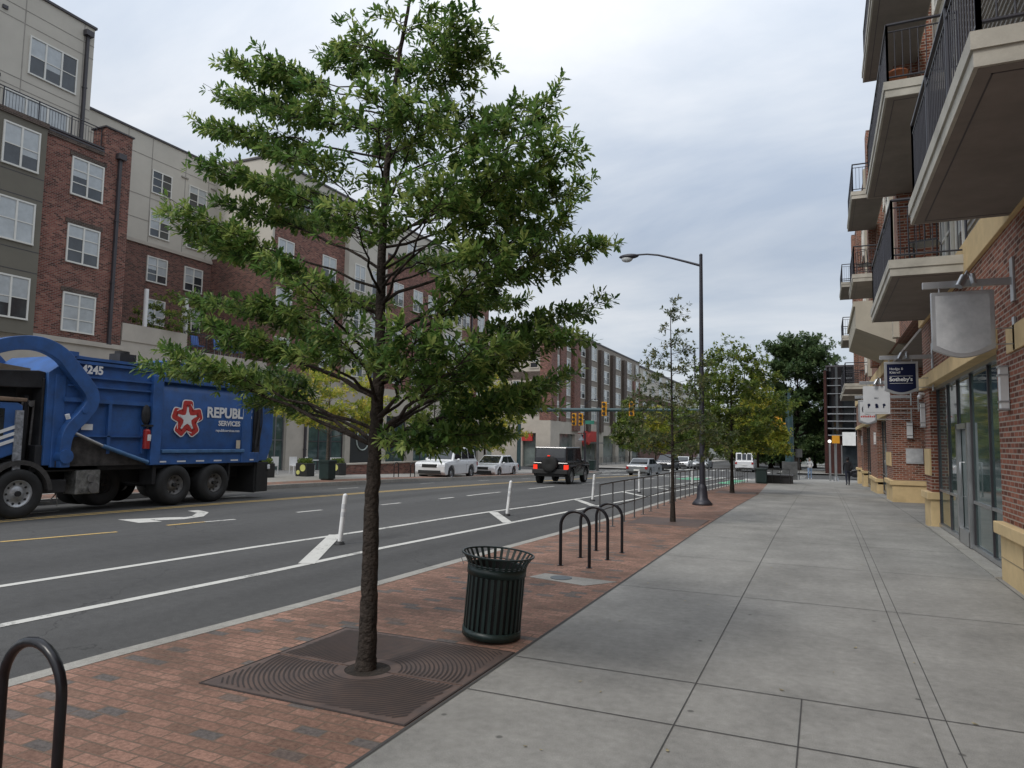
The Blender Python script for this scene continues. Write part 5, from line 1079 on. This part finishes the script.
for k in range(5):
    a=2*math.pi*k/5+.42; p=Vector((.36*math.sin(a),.36*math.cos(a))); d=Vector((math.cos(a+.5),-math.sin(a+.5)))*.09; n_=Vector((-d.y,d.x))*.10
    b.prism([(sy+q.x,sz+q.y) for q in (p-d+n_,p-d-n_,p+d-n_,p+d+n_)],'X',xs_+.0135,xs_+.015)
b.build('ribbon_fold',M_white,rear)
# ------------------------------------------------------------------ cars (local: +Y forward, origin at centre on the ground)
def car(name,label,paint,Lh,Wd,H_,belt,cab,hood,wr=.33,wb=None,gc=.25,group=None,suv=False,tail=None,head=None,loc=(0,0,0),rz=0,plate=True,lit=False,spare=False,rails=False,vanwin=False,rearz=None,boxy=.0):
    t=thing(name,label,'car',(0,0,0),group)
    hl=Lh/2; wb=wb or Lh*.59; ya,yb=-wb/2,wb/2; rearz=rearz or belt
    def arch(yc,r): return [(yc-r*math.cos(a),wr+r*math.sin(a)) for a in [math.pi*i/10 for i in range(11)]]
    ra=wr*1.18
    low=[(-hl+.05,gc+.1)]+[(-hl+.25,gc)]+arch(ya,ra)[0:1]+arch(ya,ra)+arch(yb,ra)+[(hl-.25,gc),(hl-.05,gc+.1)]
    low=[(-hl+.06,gc+.12),(-hl+.22,gc)]+[(ya-ra,gc)]+arch(ya,ra)+[(ya+ra,gc)]+[(yb-ra,gc)]+arch(yb,ra)+[(yb+ra,gc),(hl-.2,gc),(hl-.03,gc+.15)]
    up=[(hl,hood-.28),(hl-.12,hood-.06),(hl-.45,hood),(cab[3],belt),(cab[0],rearz),(-hl+(.02 if boxy else .06),rearz-.02),(-hl,rearz-(.06 if boxy else .14))]
    v=MB(); xs=[-Wd/2,-Wd/2+.06,-Wd/2+.14]; poly=low+up; n=len(poly)
    lay=[]
    for x,ins in ((-Wd/2+.05,.03),(-Wd/2,.0),(Wd/2,.0),(Wd/2-.05,.03)): pass
    def P(x): return [(x*(1-.10*max(0,(z-.75*belt))/(belt*.5)) ,y,z) for y,z in poly]
    A=P(-Wd/2);B_=P(Wd/2); v.add(A+B_,[tuple(range(n-1,-1,-1)),tuple(range(n,2*n))]+[(i,(i+1)%n,n+(i+1)%n,n+i) for i in range(n)])
    body=v.build('body',paint,t,bevel=.045,fixn=True)
    # cabin frustum: cab=(rear base y, rear top y, front top y, front base y)
    wbt=Wd*.46; wt=Wd*(.46 if boxy else .385)
    c0=[(cab[0],rearz-.02),(cab[1],H_),(cab[2],H_),(cab[3],belt-.02)]
    V=[(s*(wbt if i in(0,3) else wt),y,z) for s in (-1,1) for i,(y,z) in enumerate(c0)]
    cb=MB(); cb.add(V,[(3,2,1,0),(4,5,6,7),(0,1,5,4),(1,2,6,5),(2,3,7,6),(3,0,4,7)]); cbo=cb.build('cabin',paint,t,bevel=.05,fixn=True)
    def quad_on(a,b_,c_,d_,off,nm,m,parent):
        q=[Vector(p) for p in (a,b_,c_,d_)]; nn=(q[1]-q[0]).cross(q[2]-q[0]).normalized(); ce=sum(q,Vector())/4
        if nn.dot(ce-Vector((0,(cab[0]+cab[3])/2,belt)))<0: nn=-nn
        mb=MB(); mb.add([p+nn*off for p in q]+[p-nn*.02 for p in q],[(0,1,2,3),(7,6,5,4),(0,4,5,1),(1,5,6,2),(2,6,7,3),(3,7,4,0)]); return mb.build(nm,m,parent,fixn=True)
    def lerp(a,b_,u): return Vector(a).lerp(Vector(b_),u)
    for s,o_ in ((-1,0),(1,4)):
        rb0,rt0,ft0,fb0=V[o_:o_+4]; 
        cuts=[(.07,.34),(.37,.64),(.67,.95)] if suv else [(.1,.47),(.5,.92)]
        for (u0,u1) in cuts:
            bb=lambda u:lerp(rb0,fb0,u); tt=lambda u:lerp(rt0,ft0,u)
            pts=[lerp(bb(u0),tt(u0),.12),lerp(bb(u1),tt(u1),.12),lerp(bb(u1),tt(u1),.86),lerp(bb(u0),tt(u0),.86)]
            quad_on(*pts,.012,'side_window',M_cglass,cbo)
        dr=MB(); 
        for u in (.49,): y=cab[0]+(cab[3]-cab[0])*u; dr.box(s*Wd/2-.004,s*Wd/2+.006,y-.008,y+.008,gc+.12,belt*.8); dr.box(s*(Wd/2)-.002,s*(Wd/2)+.02,y-.28,y-.1,belt*.76,belt*.79)
        dr.build('door_seam',M_trimb,body)
        m_=MB(); m_.sph((s*(Wd/2+.06),cab[3]-.45,belt+.04),(.1,.07,.07),10,6); m_.build('mirror',paint,body)
    f=(lerp(V[3],V[2],.1),lerp(V[7],V[6],.1),lerp(V[7],V[6],.9),lerp(V[3],V[2],.9)); ins=lambda a,b_: (lerp(a,b_,.06),lerp(b_,a,.06))
    a,b_=ins(f[0],f[1]); d_,c_=ins(f[3],f[2]); quad_on(a,b_,c_,d_,.012,'windscreen',M_cglass,cbo)
    k0=.3 if spare else .15
    f=(lerp(V[0],V[1],k0),lerp(V[4],V[5],k0),lerp(V[5],V[4],.0) if False else lerp(V[4],V[5],.88),lerp(V[0],V[1],.88)); a,b_=ins(f[0],f[1]); d_,c_=ins(f[3],f[2])
    if vanwin:
        for k in range(3): u0,u1=.03+.33*k,.30+.33*k; quad_on(lerp(a,b_,u0),lerp(a,b_,u1),lerp(d_,c_,u1),lerp(d_,c_,u0),.012,'rear_window',M_cglass,cbo)
    else: quad_on(a,b_,c_,d_,.012,'rear_window',mat('dull_grey_rear_glass',(.07,.075,.08),.35,0,.1,2.,.4) if spare else M_cglass,cbo)  # spare-wheel car gets plain grey, rougher, less specular glass
    for s in (-1,1):
        b=MB(); b.box(s*Wd*.47-.11*(1),s*Wd*.47+.03 if s>0 else s*Wd*.47+.11,-hl-.012,-hl+.12,rearz-.36,rearz-.12) if False else b.box(min(s*(Wd/2-.22),s*(Wd/2-.02)),max(s*(Wd/2-.22),s*(Wd/2-.02)),-hl-.015,-hl+.15,rearz-.36,rearz-.14); b.build('tail_lamp',M_lampR if lit else M_lampRd,body)
        b=MB(); b.box(min(s*(Wd/2-.42),s*(Wd/2-.05)),max(s*(Wd/2-.42),s*(Wd/2-.05)),hl-.2,hl+.0,hood-.30,hood-.16); b.build('headlight',M_lampW,body,bevel=.02)
    b=MB(); b.box(-Wd*.24,Wd*.24,hl-.06,hl+.012,hood-.34,hood-.16); b.box(-Wd*.36,Wd*.36,hl-.1,hl+.008,gc+.06,gc+.26); b.box(-Wd*.4,Wd*.4,-hl-.01,-hl+.1,gc+.0,gc+.14); b.build('grille',M_trimb,body)
    if plate: b=MB(); b.box(-.25 if not spare else -Wd*.44,.25 if not spare else -Wd*.2,-hl-.02,-hl+.0,rearz-.5,rearz-.38); b.build('number_plate',M_white,body)
    for y in (ya,yb):
        for s in (-1,1): wheel(t,s*(Wd/2-.13),y,wr,wr,.24,s,M_rim,5,.64,False)
    b=MB(); b.box(-Wd/2+.26,Wd/2-.26,-hl+.3,hl-.3,gc-.04,gc+.2); b.build('underbody',M_trimb,t)
    if spare:
        b=MB(); M=Matrix.Rotation(math.pi/2,3,'X'); b.lathe([(0,0),(.37,0),(.40,.04),(.40,.2),(.36,.24),(.2,.25),(0,.22)],(0,-hl-.02,rearz-.1),28,M); b.build('spare_wheel',M_tire,t); b=MB(); b.box(-.06,.06,-hl-.30,-hl-.26,rearz+.28,rearz+.33); b.build('high_brake_lamp',M_lampR,t)
        b=MB(); [b.box(min(s*(Wd/2-.1),s*(Wd/2+.09)),max(s*(Wd/2-.1),s*(Wd/2+.09)),y-.5,y+.5,wr*2+.09,wr*2+.15) for s in (-1,1) for y in (ya,yb)]; b.box(-Wd/2,Wd/2,-hl-.14,-hl+.05,gc+.12,gc+.34); b.build('fender_flare',M_trimb,t,bevel=.02)
    if rails: b=MB(); [b.tube([(s*wt*.9,cab[1]+.1,H_+.0),(s*wt*.9,cab[1]+.2,H_+.07),(s*wt*.9,cab[2]-.2,H_+.07),(s*wt*.9,cab[2]-.05,H_)],.018,6) for s in (-1,1)]; b.build('roof_rack',M_trimb,t)
    t.location=loc; t.rotation_euler.z=rz; return t
def rp3(x,y): return (x,y,road(x,y)+.002)
# black off-roader driving away
car('off_road_car','black boxy off-road car with a tail-mounted spare wheel and lit lamps, driving away', M_cb,3.9,1.82,1.86,1.12,(-1.97,-1.9,.45,.78),1.10,.40,2.5,.42,None,True,lit=True,spare=True,loc=rp3(-12.35,34.6),rz=R(2),boxy=1)
car('suv','white boxy SUV with a black roof rack parked at the far kerb', M_cw,4.6,1.92,1.84,1.10,(-2.2,-2.0,.55,1.1),1.06,.38,2.75,.30,None,True,loc=rp3(-20.35+.1,36.6),rz=math.pi+.05,rails=True)
car('sedan','white sedan parked behind the white SUV at the far kerb', M_cw,4.6,1.82,1.46,.92,(-1.9,-1.15,.35,1.25),.88,.33,2.7,.22,loc=rp3(-20.7,44.2),rz=math.pi+.05)
car('sedan','silver sedan seen from behind near the stop line', M_cs,4.7,1.84,1.45,.94,(-1.85,-1.1,.4,1.25),.9,.33,2.7,.24,loc=rp3(-14.0,60.2),rz=R(-3),lit=False)
car('suv','dark blue-grey SUV coming towards the camera beyond the silver sedan', M_cd,4.8,1.92,1.78,1.08,(-2.25,-1.95,.4,1.2),1.02,.37,2.8,.28,None,True,loc=rp3(-16.1,80.5),rz=math.pi)
car('sedan','pale silver sedan coming towards the camera behind the dark SUV', M_cs,4.7,1.84,1.5,.94,(-1.85,-1.1,.4,1.25),.9,.33,2.7,.24,loc=rp3(-13.6,90),rz=math.pi)
car('hatchback','small white car half hidden between the dark SUV and the pale silver sedan', M_cw,4.2,1.76,1.5,.94,(-1.95,-1.5,.3,1.1),.9,.32,2.5,.24,loc=rp3(-16.3,92),rz=math.pi)
car('van','white passenger van seen from behind with three rear windows', M_cw,5.4,2.0,2.15,1.25,(-2.66,-2.55,1.1,1.9),1.2,.37,3.3,.32,None,True,vanwin=True,loc=rp3(-8.1,86.5),boxy=1)
car('van','white box-shaped van beyond the litter bin and the yellow-green tree', M_cw,6.2,2.3,2.3,1.4,(-3.0,-2.8,1.5,2.3),1.25,.4,3.6,.34,None,True,loc=(-5.2,108,g(108)-.1),rz=.5,boxy=1)
car('sedan','black car with pale headlights waiting in the side street behind the walking figure', M_cb,4.6,1.84,1.45,.94,(-1.85,-1.1,.4,1.25),.9,.33,2.7,.24,loc=(4.6,72,g(72)-.145),rz=math.pi/2)
# ------------------------------------------------------------------ people
def person(label,loc,rz,J,cloth,skin,hairc,h=1.72,carry=None):
    """J: joint dict in metres (x right,y forward,z up) ; one skinned body"""
    names=list(J); idx={k:i for i,k in enumerate(names)}
    E=[('pelvis','spine'),('spine','chest'),('chest','neck'),('neck','head'),('head','crown')]
    for s in ('l','r'): E+=[('chest','sh'+s),('sh'+s,'el'+s),('el'+s,'wr'+s),('wr'+s,'ha'+s),('pelvis','hip'+s),('hip'+s,'kn'+s),('kn'+s,'an'+s),('an'+s,'to'+s)]
    me=bpy.data.meshes.new('p'); me.from_pydata([J[k][:3] for k in names],[(idx[a],idx[b_]) for a,b_ in E],[]); o=bpy.data.objects.new('p',me); COL.objects.link(o)
    m=o.modifiers.new('s','SKIN'); sv=me.skin_vertices[0].data
    for k in names: r=J[k][3]; rr=r if isinstance(r,tuple) else (r,r); sv[idx[k]].radius=rr; sv[idx[k]].use_root=(k=='pelvis')
    o.modifiers.new('d','SUBSURF').levels=2
    dg=bpy.context.evaluated_depsgraph_get(); bm_=bpy.data.meshes.new_from_object(o.evaluated_get(dg)); bpy.data.objects.remove(o)
    t=thing('person',label,'person',(0,0,0))
    for q in (cloth[0],cloth[1],cloth[2],skin): bm_.materials.append(q)
    for p in bm_.polygons:
        c=p.center; z=c.z; p.use_smooth=True
        hand=any((c-Vector(J['ha'+s][:3])).length<.11 for s in 'lr')
        p.material_index=3 if (z>1.47 or hand) else (0 if z>.92 or (abs(c.x)>.2 and z>.7) else (1 if z>.10 else 2))
    b=bpy.data.objects.new('body',bm_); COL.objects.link(b); b.parent=t; ORG[b.name]=Vector()
    hd=J['head']; hb=MB(); hb.sph((hd[0],hd[1]-.02,hd[2]+.05),(.095,.115,.12),14,10); hb.build('hair',hairc,t)
    if carry: cb=MB(); cb.obox(*carry[0]); cb.build('held_'+carry[2],carry[1],t,bevel=.01)
    fc=MB(); [fc.sph((hd[0]+s*.035,hd[1]+.088,hd[2]+.01),.012,8,6) for s in (-1,1)]; fc.build('eyes',M_sigDark,t); fc=MB(); fc.sph((hd[0],hd[1]+.10,hd[2]-.02),(.014,.022,.024),8,6); fc.build('nose',skin,t)
    t.location=loc; t.rotation_euler.z=rz; return t
def joints(step=.0,armf=0,handup=0,wide=0):
    J=dict(pelvis=(0,0,.95,(.155,.11)),spine=(0,0,1.12,(.135,.10)),chest=(0,0,1.33,(.16,.105)),neck=(0,.01,1.48,.052),head=(0,.03,1.60,.085),crown=(0,.02,1.69,.07))
    for s,k in ((-1,'l'),(1,'r')):
        st=step*s
        J['sh'+k]=(s*.18,0,1.40,.058); J['el'+k]=(s*(.24+wide),-.03-st*.35,1.13,.045)
        J['wr'+k]=(s*(.22-handup*.1),(.08-st*.5)+handup*.2,.90+handup*.22,.032); J['ha'+k]=(s*(.21-handup*.13),(.12-st*.55)+handup*.24,.82+handup*.3,(.035,.025))
        J['hip'+k]=(s*.09,0,.88,.095); J['kn'+k]=(s*.10,.04+st*.6,.50,.065); J['an'+k]=(s*.10,st,.09+max(0,-st)*.25,.042); J['to'+k]=(s*.11,.15+st,.04,(.04,.03))
    return J
c_den=mat('light_denim',(.25,.34,.48),.9,0,.1,8.); c_sw=mat('pale_grey_top',(.52,.52,.53),.9,0,.06,8.); c_dk=mat('black_cloth',(.012,.012,.016),.9,0,.2,8.); c_dn=mat('dark_navy_trousers',(.015,.018,.035),.9,0,.2,8.)
sk=mat('skin_light',(.46,.27,.19),.6,0,.05); sk2=mat('skin_dark',(.07,.04,.03),.6,0,.05); hr=mat('brown_hair',(.06,.04,.03),.8); hg=mat('grey_blond_hair',(.28,.24,.2),.8)
person('person in pale grey top and light blue jeans walking closer, holding something white',(-.95,62.8,g(62.8)),math.pi,joints(.14,0,.9),(c_sw,c_den,M_white),sk,hg,carry=(((0,.30,1.12),(.2,.06,.16)),M_white,'bag'))
person('person in dark clothes walking along the sidewalk near the end of the brick building',(1.43,48.3,g(48.3)),.15,joints(.20,0,.2),(c_dk,c_dn,c_dk),sk2,c_dk)
# ------------------------------------------------------------------ world, light, camera
w=bpy.data.worlds.new('World'); S.world=w; w.use_nodes=True; nt=w.node_tree; nt.nodes.clear()
SE,SR=R(48),R(200)
out=N(nt,'ShaderNodeOutputWorld'); bg=N(nt,'ShaderNodeBackground'); L(nt,bg,0,out,0)
sky=N(nt,'ShaderNodeTexSky'); sky.sky_type='NISHITA'; sky.sun_disc=False; sky.sun_elevation=SE; sky.sun_rotation=SR; sky.air_density=1.; sky.dust_density=1.5
tc=N(nt,'ShaderNodeTexCoord'); sp=N(nt,'ShaderNodeSeparateXYZ'); L(nt,tc,'Generated',sp,0)
az=N(nt,'ShaderNodeMath',operation='ADD'); L(nt,sp,2,az,0); az.inputs[1].default_value=.22; mz=N(nt,'ShaderNodeMath',operation='MAXIMUM'); L(nt,az,0,mz,0); mz.inputs[1].default_value=.05
dx=N(nt,'ShaderNodeMath',operation='DIVIDE'); L(nt,sp,0,dx,0); L(nt,mz,0,dx,1); dy=N(nt,'ShaderNodeMath',operation='DIVIDE'); L(nt,sp,1,dy,0); L(nt,mz,0,dy,1)
cb=N(nt,'ShaderNodeCombineXYZ'); L(nt,dx,0,cb,0); L(nt,dy,0,cb,1); mp=N(nt,'ShaderNodeMapping'); mp.inputs['Location'].default_value=(3.55,1.2,0); mp.inputs['Rotation'].default_value=(0,0,.5); mp.inputs['Scale'].default_value=(.8,1.35,1); L(nt,cb,0,mp,0)
n1=N(nt,'ShaderNodeTexNoise',Scale=1.1,Detail=9.,Roughness=.56,Distortion=.25); L(nt,mp,0,n1,'Vector')
n2=N(nt,'ShaderNodeTexNoise',Scale=.35,Detail=3.,Roughness=.5); L(nt,mp,0,n2,'Vector')
mm=N(nt,'ShaderNodeMix',data_type='FLOAT'); mm.inputs[0].default_value=.45; nt.links.new(n1.outputs[0],mm.inputs[2]); nt.links.new(n2.outputs[0],mm.inputs[3])
cr=N(nt,'ShaderNodeValToRGB'); nt.links.new(mm.outputs[0],cr.inputs[0]); e=cr.color_ramp.elements
e[0].position=.39; e[0].color=(4.5,5.2,6.3,1); e[1].position=.60; e[1].color=(8.3,8.45,8.7,1); q=e.new(.49); q.color=(6.2,6.7,7.4,1)
mx=N(nt,'ShaderNodeMix',data_type='RGBA'); mx.inputs[0].default_value=.86; L(nt,sky,0,mx,6) if False else nt.links.new(sky.outputs[0],mx.inputs[6]); nt.links.new(cr.outputs[0],mx.inputs[7])
zr=N(nt,'ShaderNodeMapRange'); L(nt,sp,2,zr,0); zr.inputs[1].default_value=.25; zr.inputs[2].default_value=1.; zr.inputs[3].default_value=.86; zr.inputs[4].default_value=1.75
ml=N(nt,'ShaderNodeVectorMath',operation='SCALE'); nt.links.new(mx.outputs[2],ml.inputs[0]); nt.links.new(zr.outputs[0],ml.inputs['Scale'])
nt.links.new(ml.outputs[0],bg.inputs[0]); bg.inputs[1].default_value=.095
sl=bpy.data.lights.new('sun','SUN'); sl.energy=1.2; sl.angle=R(14); sl.color=(1,.96,.9); so=bpy.data.objects.new('sun',sl); COL.objects.link(so)
d=Vector((math.sin(SR)*math.cos(SE),math.cos(SR)*math.cos(SE),math.sin(SE))); so.rotation_euler=d.to_track_quat('Z','Y').to_euler(); so.location=(0,-10,30)
cam=bpy.data.cameras.new('camera'); co=bpy.data.objects.new('camera',cam); COL.objects.link(co); S.camera=co
CX=[[0.9151359584614434, 0.40279733589417344, 0.016747648414385634], [0.01779378248110425, -0.0818588134236546, 0.9964850806559457], [0.40275247837334355, -0.9116213253656519, -0.08207923185984183]]
cam.lens=701.6/1024*36; cam.sensor_width=36; cam.clip_end=5000; cam.clip_start=.05
M=Matrix(((CX[0][0],CX[1][0],CX[2][0]),(CX[0][1],CX[1][1],CX[2][1]),(CX[0][2],CX[1][2],CX[2][2]))).to_4x4(); M.translation=(0,0,1.75); co.matrix_world=M
vs=S.view_settings; vs.view_transform='Standard'; vs.look='None'; vs.exposure=.34; vs.gamma=1; vs.use_curve_mapping=False
